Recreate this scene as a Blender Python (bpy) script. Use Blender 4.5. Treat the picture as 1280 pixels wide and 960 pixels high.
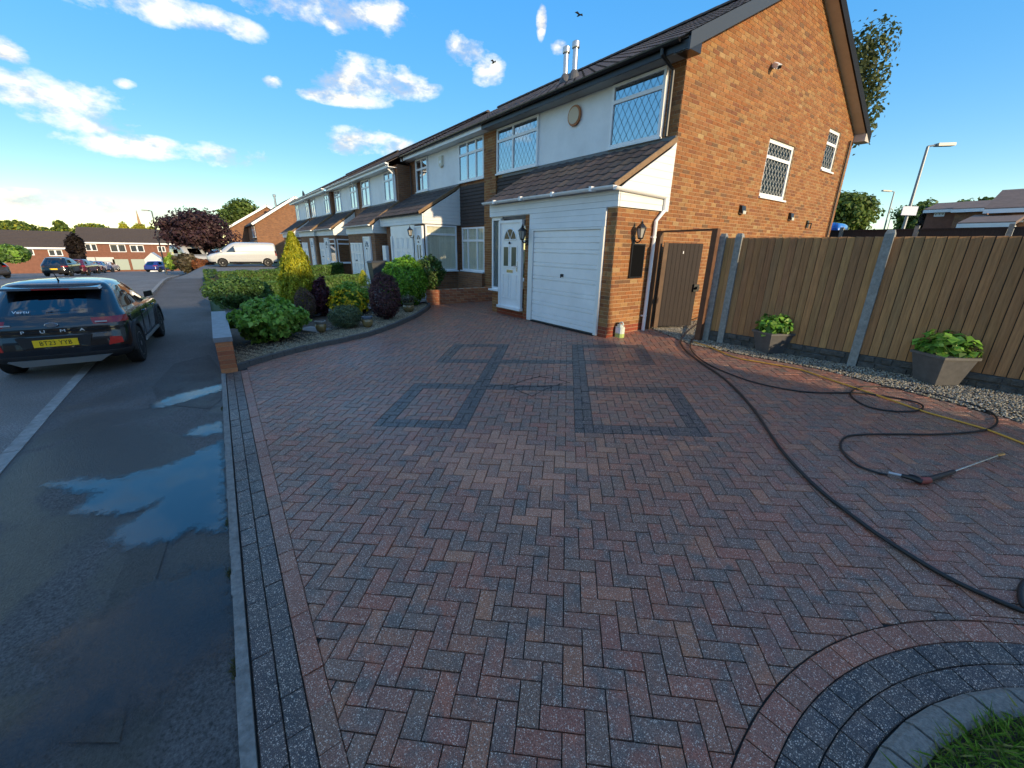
import bpy, math, random
import numpy as np
from mathutils import Matrix, Vector
random.seed(7); rng = np.random.default_rng(7)
for o in list(bpy.data.objects): bpy.data.objects.remove(o)
S = bpy.context.scene; COL = S.collection
R_ = math.radians
# ------------------------------------------------------------------ camera
FPX, PITCH, ROLL, YAW, CZ = 505.0, R_(18.58), R_(1.1), R_(53.5), 2.045
cp, sp = math.cos(PITCH), math.sin(PITCH)
FW = np.array([-math.sin(YAW)*cp, math.cos(YAW)*cp, -sp])
_r = np.array([math.cos(YAW), math.sin(YAW), 0.0]); _u = np.cross(_r, FW)
RT = _r*math.cos(ROLL)+_u*math.sin(ROLL); UP = -_r*math.sin(ROLL)+_u*math.cos(ROLL)
cam = bpy.data.cameras.new('camera'); co = bpy.data.objects.new('camera', cam); COL.objects.link(co)
cam.sensor_width = 36; cam.sensor_fit = 'HORIZONTAL'; cam.lens = FPX/1280*36
cam.clip_start = 0.05; cam.clip_end = 6000
M4 = Matrix.Identity(4)
for i in range(3):
    M4[i][0], M4[i][1], M4[i][2] = RT[i], UP[i], -FW[i]
M4[2][3] = CZ
co.matrix_world = M4
S.camera = co
# ------------------------------------------------------------------ light
SUN_AZ, SUN_EL = 4.5, 15.0            # degrees from +X towards +Y, and above the horizon
SUN_STRENGTH, SKY_STRENGTH, EXPOSURE = 1.45, 0.108, 1.82
S.render.engine = 'CYCLES'
S.view_settings.view_transform = 'Standard'; S.view_settings.look = 'None'
S.view_settings.exposure = EXPOSURE; S.view_settings.gamma = 1
sl = bpy.data.lights.new('sun', 'SUN'); sl.energy = SUN_STRENGTH; sl.angle = R_(0.6); sl.color = (1.0, .80, .52)
so = bpy.data.objects.new('sun', sl); COL.objects.link(so)
sd = Vector((math.cos(R_(SUN_AZ))*math.cos(R_(SUN_EL)), math.sin(R_(SUN_AZ))*math.cos(R_(SUN_EL)), math.sin(R_(SUN_EL))))
so.rotation_euler = sd.to_track_quat('Z', 'Y').to_euler(); so.location = (30, 5, 30)

def ray(px, py): return RT*(px-640)/FPX-UP*(py-480)/FPX+FW
C0 = np.array([0, 0, CZ])
def onY(px, py, Y): d = ray(px, py); return C0+d*Y/d[1]
def onX(px, py, X): d = ray(px, py); return C0+d*X/d[0]
def onZ(px, py, Z): d = ray(px, py); return C0+d*(Z-CZ)/d[2]
def DR(px, py, up=0.0):               # a point of the driveway slope z = .06(Y+.2)
    d = ray(px, py); p = C0+d*(-2.033)/(d[2]-.06*d[1]); return np.array([p[0], p[1], p[2]+up])
def at(px, py, dist):                 # horizontal distance
    d = ray(px, py); return C0+d*dist/math.hypot(d[0], d[1])
def depth(p): return float((np.array(p)-C0)@FW)
def zroad(X): t = min(77, max(0, -X-28)); return -.043*t*(1-math.exp(-t*.25))
def zt(X, Y):                         # the lie of the land
    zr = zroad(X)
    pad = .40 if X > -60 else .40+(zr-.40)*min(1, (-60-X)/20)
    if X > 8: pad = .4
    k = min(1, max(0, (Y+.2)/6.6))
    return zr+(pad-zr)*k
def hit(px, py):
    d = ray(px, py); d = d/math.hypot(d[0], d[1]); s = .5
    while s < 300:
        p = C0+d*s
        if p[2] < zt(p[0], p[1]): break
        s += .02+s*.002
    return C0+d*s
# ------------------------------------------------------------------ world
W = bpy.data.worlds.new('World'); S.world = W; W.use_nodes = True
nt = W.node_tree; nt.nodes.clear(); N = nt.nodes; LK = nt.links
def node(t, **k):
    n = N.new(t)
    for a, b in k.items(): setattr(n, a, b)
    return n
def mth(op, a, b=None, c=None, clamp=False):
    n = N.new('ShaderNodeMath'); n.operation = op; n.use_clamp = clamp
    for i, v in enumerate((a, b, c)):
        if v is None: continue
        if isinstance(v, (int, float)): n.inputs[i].default_value = v
        else: LK.new(v, n.inputs[i])
    return n.outputs[0]
def vdot(a, v):
    n = N.new('ShaderNodeVectorMath'); n.operation = 'DOT_PRODUCT'; LK.new(a, n.inputs[0]); n.inputs[1].default_value = tuple(v); return n.outputs['Value']
sky = node('ShaderNodeTexSky', sky_type='NISHITA', sun_disc=False, sun_elevation=R_(SUN_EL), sun_rotation=R_(90-SUN_AZ), air_density=1.0, dust_density=.12, ozone_density=2.2, altitude=0)
tc = node('ShaderNodeTexCoord'); DIR = tc.outputs['Generated']
# clouds: lobes of vapour broken up by noise, over the frame; the unseen rest is thickened for fill light
CL = [(60, 118, 75, 22), (105, 148, 50, 20), (165, 182, 62, 14), (285, 195, 48, 13), (15, 98, 40, 12), (190, 8, 110, 18), (260, 25, 55, 14), (395, 10, 100, 20), (470, 18, 60, 16), (445, 98, 58, 22), (430, 122, 50, 9), (505, 105, 40, 16),
      (578, 62, 30, 16), (612, 92, 20, 18), (455, 178, 50, 15), (500, 186, 45, 14), (677, 22, 6, 20), (340, 103, 12, 7), (158, 105, 12, 6), (60, 252, 110, 12), (150, 262, 130, 9), (210, 268, 70, 9), (20, 245, 60, 7), (700, 60, 12, 8), (5, 62, 20, 14)]
lobes = []
for (x, y, w, h) in CL:
    c = ray(x, y); L = np.linalg.norm(c); c = c/L
    up = np.array([0, 0, 1.]); a = np.cross(c, up); a /= np.linalg.norm(a); b = np.cross(a, c)
    lobes.append((c, a, b, 1.25*w/FPX/L, 1.25*h/FPX/L))
def noise(vec, scale, detail, rough=.6, off=None):
    mp = node('ShaderNodeMapping'); LK.new(vec, mp.inputs['Vector'])
    if off: mp.inputs['Location'].default_value = off
    mp.inputs['Scale'].default_value = (1, 1, 1.9)
    n = node('ShaderNodeTexNoise'); n.inputs['Scale'].default_value = scale; n.inputs['Detail'].default_value = detail; n.inputs['Roughness'].default_value = rough
    LK.new(mp.outputs[0], n.inputs['Vector']); return n.outputs['Fac']
total = None
for (c, a, b, wa, wb) in lobes:
    da = mth('MULTIPLY', vdot(DIR, a), 1/wa); db = mth('MULTIPLY', vdot(DIR, b), 1/wb)
    r2 = mth('ADD', mth('MULTIPLY', da, da), mth('MULTIPLY', db, db))
    g = mth('MAXIMUM', mth('SUBTRACT', 1.0, r2), 0.0)
    g = mth('MULTIPLY', g, mth('GREATER_THAN', vdot(DIR, c), 0))
    total = g if total is None else mth('MAXIMUM', total, g)
# unseen cloud beyond the frame: a noise field thickened to brighten the shade
outm = mth('MULTIPLY', mth('SUBTRACT', .50, vdot(DIR, FW/np.linalg.norm(FW))), 6.0, clamp=True)
fld = mth('MULTIPLY', mth('MAXIMUM', mth('SUBTRACT', noise(DIR, 2.6, 3, .5, (3.1, .7, 1.9)), .43), 0.0), 5.0, clamp=True)
fld = mth('MULTIPLY', fld, mth('GREATER_THAN', vdot(DIR, (0, 0, 1)), .03))
total = mth('MAXIMUM', total, mth('MULTIPLY', fld, outm))
n1 = noise(DIR, 13, 8, .60); n2 = noise(DIR, 13, 8, .60, (-.035*sd.x, -.035*sd.y, -.05))
dens = mth('ADD', mth('MULTIPLY', total, 1.0), mth('MULTIPLY', mth('SUBTRACT', n1, .5), 3.8))
mask = mth('MULTIPLY', mth('SMOOTH_MIN', mth('MAXIMUM', mth('MULTIPLY', mth('SUBTRACT', dens, .34), .95), 0.0), 1.0, .15), mth('GREATER_THAN', total, 0.0))
mask = mth('MULTIPLY', mask, mth('MULTIPLY', total, 5.0, clamp=True), clamp=True)
shade = mth('ADD', .52, mth('MULTIPLY', mth('SUBTRACT', n1, n2), 6.0), clamp=True)
ccol = node('ShaderNodeMix', data_type='RGBA'); LK.new(shade, ccol.inputs[0]); ccol.inputs[6].default_value = (.50, .51, .56, 1); ccol.inputs[7].default_value = (1.0, .93, .74, 1)
hsv = node('ShaderNodeHueSaturation'); hsv.inputs['Saturation'].default_value = 1.34; LK.new(sky.outputs[0], hsv.inputs['Color'])
sc_ = node('ShaderNodeSeparateColor'); LK.new(hsv.outputs[0], sc_.inputs[0])
gain = mth('DIVIDE', 2.5, mth('ADD', 1.0, mth('MULTIPLY', sc_.outputs[2], .66)))          # even roll-off of the bright low sky, as a camera gives
vs = node('ShaderNodeVectorMath'); vs.operation = 'SCALE'; LK.new(hsv.outputs[0], vs.inputs[0]); LK.new(gain, vs.inputs['Scale'])
b1 = node('ShaderNodeBackground'); LK.new(vs.outputs[0], b1.inputs[0]); b1.inputs[1].default_value = SKY_STRENGTH
b2 = node('ShaderNodeBackground'); LK.new(ccol.outputs[2], b2.inputs[0]); b2.inputs[1].default_value = 0.40
mx = node('ShaderNodeMixShader'); LK.new(mask, mx.inputs[0]); LK.new(b1.outputs[0], mx.inputs[1]); LK.new(b2.outputs[0], mx.inputs[2])
ow = node('ShaderNodeOutputWorld'); LK.new(mx.outputs[0], ow.inputs[0])
# ------------------------------------------------------------------ materials
MATS = {}
def mat(name, col=(.5, .5, .5), rough=.6, metal=0, attr=False, n_scale=0, n_amt=.25, bump=0, bump_scale=60, coat=0, spec=.5, transl=0, stretch=None):
    if name in MATS: return MATS[name]
    m = bpy.data.materials.new(name); m.use_nodes = True; t = m.node_tree; b = t.nodes['Principled BSDF']
    b.inputs['Roughness'].default_value = rough; b.inputs['Metallic'].default_value = metal; b.inputs['Coat Weight'].default_value = coat
    b.inputs['Coat Roughness'].default_value = .03; b.inputs['Specular IOR Level'].default_value = spec
    src = None
    if attr:
        a = t.nodes.new('ShaderNodeAttribute'); a.attribute_name = 'Col'; src = a.outputs['Color']
    tcn = t.nodes.new('ShaderNodeTexCoord')
    vec = tcn.outputs['Object']
    if stretch:
        mp = t.nodes.new('ShaderNodeMapping'); mp.inputs['Scale'].default_value = stretch; t.links.new(vec, mp.inputs[0]); vec = mp.outputs[0]
    if n_scale:
        nz = t.nodes.new('ShaderNodeTexNoise'); nz.inputs['Scale'].default_value = n_scale; nz.inputs['Detail'].default_value = 6; nz.inputs['Roughness'].default_value = .65
        t.links.new(vec, nz.inputs['Vector'])
        rp = t.nodes.new('ShaderNodeMapRange'); rp.inputs[1].default_value = .25; rp.inputs[2].default_value = .75; rp.inputs[3].default_value = 1-n_amt; rp.inputs[4].default_value = 1+n_amt
        t.links.new(nz.outputs['Fac'], rp.inputs[0])
        mu = t.nodes.new('ShaderNodeVectorMath'); mu.operation = 'SCALE'
        if src: t.links.new(src, mu.inputs[0])
        else: mu.inputs[0].default_value = col
        t.links.new(rp.outputs[0], mu.inputs['Scale']); src = mu.outputs[0]
    if src: t.links.new(src, b.inputs['Base Color'])
    else: b.inputs['Base Color'].default_value = (*col, 1)
    if bump:
        nb = t.nodes.new('ShaderNodeTexNoise'); nb.inputs['Scale'].default_value = bump_scale; nb.inputs['Detail'].default_value = 4; t.links.new(vec, nb.inputs['Vector'])
        bp = t.nodes.new('ShaderNodeBump'); bp.inputs['Strength'].default_value = bump; bp.inputs['Distance'].default_value = .01; t.links.new(nb.outputs['Fac'], bp.inputs['Height']); t.links.new(bp.outputs[0], b.inputs['Normal'])
    if transl:
        tr = t.nodes.new('ShaderNodeBsdfTranslucent'); ms = t.nodes.new('ShaderNodeMixShader'); ms.inputs[0].default_value = transl
        if src: t.links.new(src, tr.inputs[0])
        t.links.new(b.outputs[0], ms.inputs[1]); t.links.new(tr.outputs[0], ms.inputs[2]); t.links.new(ms.outputs[0], t.nodes['Material Output'].inputs[0])
    MATS[name] = m; return m
def paver_mat():
    m = bpy.data.materials.new('paving'); m.use_nodes = True; t = m.node_tree; b = t.nodes['Principled BSDF']; L = t.links.new
    def nd(k): return t.nodes.new(k)
    a = nd('ShaderNodeAttribute'); a.attribute_name = 'Col'; g = nd('ShaderNodeNewGeometry'); P = g.outputs['Position']
    # each block fades between its own colour and charcoal, as brindled blocks do
    n0 = nd('ShaderNodeTexNoise'); n0.inputs['Scale'].default_value = 9; n0.inputs['Detail'].default_value = 3; L(P, n0.inputs['Vector'])
    r0 = nd('ShaderNodeMapRange'); r0.inputs[1].default_value = .40; r0.inputs[2].default_value = .66; L(n0.outputs['Fac'], r0.inputs[0])
    mul = nd('ShaderNodeMath'); mul.operation = 'MULTIPLY'; L(r0.outputs[0], mul.inputs[0]); L(a.outputs['Alpha'], mul.inputs[1])
    mx = nd('ShaderNodeMix'); mx.data_type = 'RGBA'; L(mul.outputs[0], mx.inputs[0]); L(a.outputs['Color'], mx.inputs[6]); mx.inputs[7].default_value = (.150, .102, .080, 1)
    nf = nd('ShaderNodeTexNoise'); nf.inputs['Scale'].default_value = 160; nf.inputs['Detail'].default_value = 3; L(P, nf.inputs['Vector'])
    rf = nd('ShaderNodeMapRange'); rf.inputs[1].default_value = .3; rf.inputs[2].default_value = .7; rf.inputs[3].default_value = .45; rf.inputs[4].default_value = 1.35; L(nf.outputs['Fac'], rf.inputs[0])
    sc = nd('ShaderNodeVectorMath'); sc.operation = 'SCALE'; L(mx.outputs[2], sc.inputs[0]); L(rf.outputs[0], sc.inputs['Scale'])
    # pale aggregate flecks
    vo = nd('ShaderNodeTexVoronoi'); vo.inputs['Scale'].default_value = 155; L(P, vo.inputs['Vector'])
    s1 = nd('ShaderNodeSeparateColor'); L(vo.outputs['Color'], s1.inputs[0])
    pick = nd('ShaderNodeMath'); pick.operation = 'GREATER_THAN'; pick.inputs[1].default_value = .52; L(s1.outputs[0], pick.inputs[0])
    sz = nd('ShaderNodeMath'); sz.operation = 'MULTIPLY'; sz.inputs[1].default_value = .52; L(s1.outputs[1], sz.inputs[0])
    ins = nd('ShaderNodeMath'); ins.operation = 'LESS_THAN'; L(vo.outputs['Distance'], ins.inputs[0]); L(sz.outputs[0], ins.inputs[1])
    fl = nd('ShaderNodeMath'); fl.operation = 'MULTIPLY'; L(pick.outputs[0], fl.inputs[0]); L(ins.outputs[0], fl.inputs[1])
    vo2 = nd('ShaderNodeTexVoronoi'); vo2.inputs['Scale'].default_value = 240; L(P, vo2.inputs['Vector']); s2 = nd('ShaderNodeSeparateColor'); L(vo2.outputs['Color'], s2.inputs[0])
    pk2 = nd('ShaderNodeMath'); pk2.operation = 'GREATER_THAN'; pk2.inputs[1].default_value = .60; L(s2.outputs[0], pk2.inputs[0]); i2 = nd('ShaderNodeMath'); i2.operation = 'LESS_THAN'; i2.inputs[1].default_value = .40; L(vo2.outputs['Distance'], i2.inputs[0])
    fl2 = nd('ShaderNodeMath'); fl2.operation = 'MULTIPLY'; L(pk2.outputs[0], fl2.inputs[0]); L(i2.outputs[0], fl2.inputs[1]); fl3 = nd('ShaderNodeMath'); fl3.operation = 'MULTIPLY'; fl3.inputs[1].default_value = .45; L(fl2.outputs[0], fl3.inputs[0])
    fm = nd('ShaderNodeMath'); fm.operation = 'MAXIMUM'; L(fl.outputs[0], fm.inputs[0]); L(fl3.outputs[0], fm.inputs[1])
    f2 = nd('ShaderNodeMath'); f2.operation = 'MULTIPLY'; f2.inputs[1].default_value = .66; L(fm.outputs[0], f2.inputs[0])
    m2 = nd('ShaderNodeMix'); m2.data_type = 'RGBA'; L(f2.outputs[0], m2.inputs[0]); L(sc.outputs[0], m2.inputs[6]); m2.inputs[7].default_value = (.84, .64, .50, 1)
    # dusty pale film and damp patches
    n3 = nd('ShaderNodeTexNoise'); n3.inputs['Scale'].default_value = .55; n3.inputs['Detail'].default_value = 4; L(P, n3.inputs['Vector'])
    r3 = nd('ShaderNodeMapRange'); r3.inputs[1].default_value = .35; r3.inputs[2].default_value = .7; r3.inputs[3].default_value = .30; r3.inputs[4].default_value = .62; L(n3.outputs['Fac'], r3.inputs[0])
    L(r3.outputs[0], b.inputs['Roughness']); L(m2.outputs[2], b.inputs['Base Color'])
    bp = nd('ShaderNodeBump'); bp.inputs['Strength'].default_value = .5; bp.inputs['Distance'].default_value = .004; L(nf.outputs['Fac'], bp.inputs['Height']); L(bp.outputs[0], b.inputs['Normal'])
    MATS['paving'] = m
paver_mat()
def asphalt(name, col, wet):
    m = bpy.data.materials.new(name); m.use_nodes = True; t = m.node_tree; b = t.nodes['Principled BSDF']; L = t.links.new
    def nd(k): return t.nodes.new(k)
    g = nd('ShaderNodeNewGeometry'); P = g.outputs['Position']
    nf = nd('ShaderNodeTexNoise'); nf.inputs['Scale'].default_value = 62; nf.inputs['Detail'].default_value = 6; nf.inputs['Roughness'].default_value = .75; L(P, nf.inputs['Vector'])
    nb = nd('ShaderNodeTexNoise'); nb.inputs['Scale'].default_value = .7; nb.inputs['Detail'].default_value = 7; nb.inputs['Roughness'].default_value = .6; L(P, nb.inputs['Vector'])
    rf = nd('ShaderNodeMapRange'); rf.inputs[1].default_value = .3; rf.inputs[2].default_value = .7; rf.inputs[3].default_value = .10; rf.inputs[4].default_value = 2.1; L(nf.outputs['Fac'], rf.inputs[0])
    rb = nd('ShaderNodeMapRange'); rb.inputs[1].default_value = .3; rb.inputs[2].default_value = .7; rb.inputs[3].default_value = .75; rb.inputs[4].default_value = 1.25; L(nb.outputs['Fac'], rb.inputs[0])
    mu = nd('ShaderNodeMath'); mu.operation = 'MULTIPLY'; L(rf.outputs[0], mu.inputs[0]); L(rb.outputs[0], mu.inputs[1])
    sp_ = nd('ShaderNodeSeparateXYZ'); L(P, sp_.inputs[0])
    xr = nd('ShaderNodeMapRange'); xr.inputs[1].default_value = -9.5; xr.inputs[2].default_value = -6.5; xr.inputs[3].default_value = 0; xr.inputs[4].default_value = wet; L(sp_.outputs[0], xr.inputs[0])
    n4 = nd('ShaderNodeTexNoise'); n4.inputs['Scale'].default_value = .9; n4.inputs['Detail'].default_value = 5; n4.inputs['Distortion'].default_value = 1.2; L(P, n4.inputs['Vector'])
    r4 = nd('ShaderNodeMapRange'); r4.inputs[1].default_value = .42; r4.inputs[2].default_value = .50; L(n4.outputs['Fac'], r4.inputs[0])
    wt = nd('ShaderNodeMath'); wt.operation = 'MULTIPLY'; L(xr.outputs[0], wt.inputs[0]); L(r4.outputs[0], wt.inputs[1])
    dk = nd('ShaderNodeMapRange'); dk.inputs[3].default_value = 1; dk.inputs[4].default_value = .42; L(wt.outputs[0], dk.inputs[0])
    m3 = nd('ShaderNodeMath'); m3.operation = 'MULTIPLY'; L(mu.outputs[0], m3.inputs[0]); L(dk.outputs[0], m3.inputs[1])
    sc = nd('ShaderNodeVectorMath'); sc.operation = 'SCALE'; sc.inputs[0].default_value = col; L(m3.outputs[0], sc.inputs['Scale']); L(sc.outputs[0], b.inputs['Base Color'])
    rr_ = nd('ShaderNodeMapRange'); rr_.inputs[3].default_value = .85; rr_.inputs[4].default_value = .42; L(wt.outputs[0], rr_.inputs[0]); L(rr_.outputs[0], b.inputs['Roughness'])
    bp = nd('ShaderNodeBump'); bp.inputs['Strength'].default_value = 1.0; bp.inputs['Distance'].default_value = .012; L(nf.outputs['Fac'], bp.inputs['Height']); L(bp.outputs[0], b.inputs['Normal'])
    MATS[name] = m
asphalt('asphalt_road', (.150, .142, .138), .5); asphalt('asphalt_footway', (.084, .078, .076), 1.0); asphalt('asphalt_patch', (.055, .051, .050), .8)
def glass_mat(name, refl, tint=(1, 1, 1), k=1.0):
    m = bpy.data.materials.new(name); m.use_nodes = True; t = m.node_tree; t.nodes.clear(); L = t.links.new
    o = t.nodes.new('ShaderNodeOutputMaterial'); tr = t.nodes.new('ShaderNodeBsdfTransparent'); gl = t.nodes.new('ShaderNodeBsdfGlossy'); gl.inputs['Roughness'].default_value = .015
    tr.inputs[0].default_value = (*tint, 1); lw = t.nodes.new('ShaderNodeLayerWeight'); lw.inputs[0].default_value = .5; fr = t.nodes.new('ShaderNodeMath'); fr.operation = 'POWER'; fr.inputs[1].default_value = 4.0; L(lw.outputs['Facing'], fr.inputs[0]); fk = t.nodes.new('ShaderNodeMath'); fk.operation = 'MULTIPLY'; fk.inputs[1].default_value = k; L(fr.outputs[0], fk.inputs[0]); fr = fk
    nz = t.nodes.new('ShaderNodeTexNoise'); nz.inputs['Scale'].default_value = 1.3; bp = t.nodes.new('ShaderNodeBump'); bp.inputs['Strength'].default_value = .04; L(nz.outputs[0], bp.inputs['Height']); L(bp.outputs[0], gl.inputs['Normal'])
    ad = t.nodes.new('ShaderNodeMath'); ad.operation = 'ADD'; ad.use_clamp = True; ad.inputs[1].default_value = refl; L(fr.outputs[0], ad.inputs[0])
    mx = t.nodes.new('ShaderNodeMixShader'); L(ad.outputs[0], mx.inputs[0]); L(tr.outputs[0], mx.inputs[1]); L(gl.outputs[0], mx.inputs[2]); L(mx.outputs[0], o.inputs[0]); MATS[name] = m
glass_mat('glass', .58, (.75, .8, .8)); glass_mat('glass_clear', .06, (.97, .98, .97)); glass_mat('glass_car', .18, (.06, .065, .07)); glass_mat('glass_dim', .01, (.6, .65, .65), .3)
WHITE = mat('white_plastic', (.84, .84, .84), .35, n_scale=1.5, n_amt=.10)
WHITEP = mat('white_panel', (.80, .81, .82), .5, n_scale=1.2, n_amt=.12)
CREAM = mat('white_cladding', (.80, .79, .76), .4, n_scale=3, n_amt=.05)
GREYB = mat('soffit_board', (.33, .32, .31), .6, n_scale=4, n_amt=.1)
BLACKP = mat('black_plastic', (.012, .012, .014), .35)
BRICK = mat('brick', attr=True, rough=.85, n_scale=40, n_amt=.28, bump=.5, bump_scale=120)
MORTAR = mat('mortar', (.44, .31, .19), .95, n_scale=30, n_amt=.2, bump=.3)
TILE = mat('roof_tile', attr=True, rough=.8, n_scale=25, n_amt=.35, bump=.5, bump_scale=150)
CONC = mat('concrete', (.27, .27, .25), .9, n_scale=18, n_amt=.35, bump=.5, bump_scale=90)
WOOD = mat('fence_wood', attr=True, rough=.85, n_scale=5, n_amt=.30, bump=.4, bump_scale=30, stretch=(9, 9, .7))
LEAF = mat('leaf', attr=True, rough=.5, transl=.38, spec=.3)
BARK = mat('bark', (.10, .075, .055), .9, n_scale=12, n_amt=.4, bump=.6, bump_scale=30)
STONE = mat('gravel', attr=True, rough=.85, n_scale=60, n_amt=.2)
LEAD = mat('lead', (.05, .05, .055), .5, metal=.4)
DARK = mat('dark_room', (.035, .035, .04), .9)
CURT = mat('curtain', (.78, .74, .60), .9, n_scale=40, n_amt=.2, stretch=(1, 1, .05))
STEEL = mat('galvanised', (.50, .52, .54), .35, metal=.85, n_scale=8, n_amt=.2)
SOIL = mat('soil', (.07, .055, .04), .95, n_scale=10, n_amt=.4, bump=.6)
GRASSG = mat('grass_ground', (.055, .085, .025), .95, n_scale=.6, n_amt=.4, bump=.6, bump_scale=8)
# ------------------------------------------------------------------ mesh tools
ROOT = {}
class MB:
    def __init__(s): s.v = []; s.f = []; s.c = []
    def add(s, vs, fs, col=None):
        o = len(s.v); s.v += [tuple(map(float, p)) for p in vs]
        for f in fs: s.f.append([i+o for i in f]); s.c.append(col)
        return s
    def hexa(s, b, t, col=None, bottom=True):   # b and t: matching rings
        n = len(b); fs = [list(range(n, 2*n))]+[[i, (i+1) % n, n+(i+1) % n, n+i] for i in range(n)]
        if bottom: fs.append(list(range(n-1, -1, -1)))
        return s.add(list(b)+list(t), fs, col)
    def box(s, x0, x1, y0, y1, z0, z1, col=None):
        x0, x1 = sorted((x0, x1)); y0, y1 = sorted((y0, y1)); z0, z1 = sorted((z0, z1))
        return s.hexa([(x0, y0, z0), (x1, y0, z0), (x1, y1, z0), (x0, y1, z0)], [(x0, y0, z1), (x1, y0, z1), (x1, y1, z1), (x0, y1, z1)], col)
    def bar(s, a, b, w, h, up=(0, 0, 1), col=None):     # beam from a to b, w across, h along up
        a, b = np.array(a, float), np.array(b, float); d = b-a; d = d/np.linalg.norm(d); side = np.cross(d, np.array(up, float)); side /= np.linalg.norm(side); u = np.cross(side, d)
        r = lambda p: [p-side*w/2-u*h/2, p+side*w/2-u*h/2, p+side*w/2+u*h/2, p-side*w/2+u*h/2]
        return s.hexa(r(a), r(b), col)
    def tube(s, pts, r, n=8, col=None, cap=True):
        pts = [np.array(p, float) for p in pts]; m = len(pts); rs = r if hasattr(r, '__len__') else [r]*m
        vs = []; prev = None
        for i, p in enumerate(pts):
            d = pts[min(i+1, m-1)]-pts[max(i-1, 0)]; d = d/(np.linalg.norm(d)+1e-9)
            if prev is None: q = np.cross(d, [0, 0, 1.]) if abs(d[2]) < .9 else np.cross(d, [1., 0, 0])
            else: q = prev-d*(prev@d)
            q = q/(np.linalg.norm(q)+1e-9); prev = q; w = np.cross(d, q)
            vs += [p+rs[i]*(q*math.cos(2*math.pi*k/n)+w*math.sin(2*math.pi*k/n)) for k in range(n)]
        fs = [[i*n+k, i*n+(k+1) % n, (i+1)*n+(k+1) % n, (i+1)*n+k] for i in range(m-1) for k in range(n)]
        if cap: fs += [list(range(n-1, -1, -1)), [(m-1)*n+k for k in range(n)]]
        return s.add(vs, fs, col)
    def lathe(s, prof, c, n=20, ax='z', col=None):
        vs = []
        for r, h in prof:
            for k in range(n):
                a = 2*math.pi*k/n; p = (r*math.cos(a), r*math.sin(a), h)
                if ax == 'y': p = (p[0], p[2], p[1])
                if ax == 'x': p = (p[2], p[0], p[1])
                vs.append((c[0]+p[0], c[1]+p[1], c[2]+p[2]))
        m = len(prof); fs = [[i*n+k, i*n+(k+1) % n, (i+1)*n+(k+1) % n, (i+1)*n+k] for i in range(m-1) for k in range(n)]
        fs += [list(range(n-1, -1, -1)), [(m-1)*n+k for k in range(n)]]
        return s.add(vs, fs, col)
    def build(s, name, m, parent=None, smooth=False, off=None):
        me = bpy.data.meshes.new(name)
        o = np.zeros(3)
        if parent is not None: o = ROOT.get(parent.name, np.zeros(3))
        elif off is not None: o = np.array(off, float)
        me.from_pydata([(p[0]-o[0], p[1]-o[1], p[2]-o[2]) for p in s.v], [], s.f)
        if any(c is not None for c in s.c):
            at_ = me.color_attributes.new('Col', 'FLOAT_COLOR', 'CORNER'); buf = np.empty((len(me.loops), 4), np.float32); k = 0
            for f, c in zip(s.f, s.c):
                c = c if c is not None else (.5, .5, .5); buf[k:k+len(f)] = (*c[:3], c[3] if len(c) > 3 else 1.0); k += len(f)
            at_.data.foreach_set('color', buf.ravel())
        me.materials.append(m)
        if smooth: me.polygons.foreach_set('use_smooth', [True]*len(me.polygons))
        ob = bpy.data.objects.new(name, me); COL.objects.link(ob)
        if parent is not None: ob.parent = parent; ROOT[ob.name] = o
        else: ob.location = o; ROOT[ob.name] = o
        return ob
def tag(o, label=None, cat=None, group=None, kind=None):
    for k, v in (('label', label), ('category', cat), ('group', group), ('kind', kind)):
        if v: o[k] = v
    return o
def thing(name, label, cat, loc=(0, 0, 0), group=None):
    o = bpy.data.objects.new(name, None); COL.objects.link(o); o.location = loc; o.empty_display_size = .2; ROOT[o.name] = np.array(loc, float)
    return tag(o, label, cat, group)
def mesh_np(name, V, F, m, cols=None, parent=None, kind=None):   # quads or triangles as arrays, one colour per face
    me = bpy.data.meshes.new(name); nv = len(V); k = F.shape[1]; nf = len(F)
    if parent is not None: V = V-ROOT.get(parent.name, np.zeros(3))
    me.vertices.add(nv); me.vertices.foreach_set('co', np.asarray(V, np.float32).ravel())
    me.loops.add(nf*k); me.loops.foreach_set('vertex_index', F.ravel().astype(np.int32))
    me.polygons.add(nf); me.polygons.foreach_set('loop_start', np.arange(0, nf*k, k, dtype=np.int32)); me.update(calc_edges=True)
    if cols is not None:
        a = me.color_attributes.new('Col', 'FLOAT_COLOR', 'CORNER'); c4 = np.ones((nf, k, 4), np.float32); c4[:, :, :3] = cols[:, None, :]; a.data.foreach_set('color', c4.ravel())
    me.materials.append(m); ob = bpy.data.objects.new(name, me); COL.objects.link(ob)
    if parent is not None: ob.parent = parent; ROOT[ob.name] = ROOT.get(parent.name, np.zeros(3))
    if kind: ob['kind'] = kind
    return ob
def sheet(name, m, xs, ys, zf, kind='structure'):
    b = MB(); nx, ny = len(xs), len(ys)
    b.add([(x, y, zf(x, y)) for y in ys for x in xs], [[j*nx+i, j*nx+i+1, (j+1)*nx+i+1, (j+1)*nx+i] for j in range(ny-1) for i in range(nx-1)])
    o = b.build(name, m, smooth=True); tag(o, kind=kind); return o
def lin(a, b, n): return [a+(b-a)*i/n for i in range(n+1)]
def spline(pts, sub=8):
    P_ = [np.array(p, float) for p in pts]; P_ = [2*P_[0]-P_[1]]+P_+[2*P_[-1]-P_[-2]]; out = []
    for i in range(1, len(P_)-2):
        a, b, c, d = P_[i-1:i+3]
        for k in range(sub):
            t = k/sub; out.append(.5*(2*b+(c-a)*t+(2*a-5*b+4*c-d)*t*t+(3*b-a-3*c+d)*t**3))
    return out+[P_[-2]]
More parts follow.
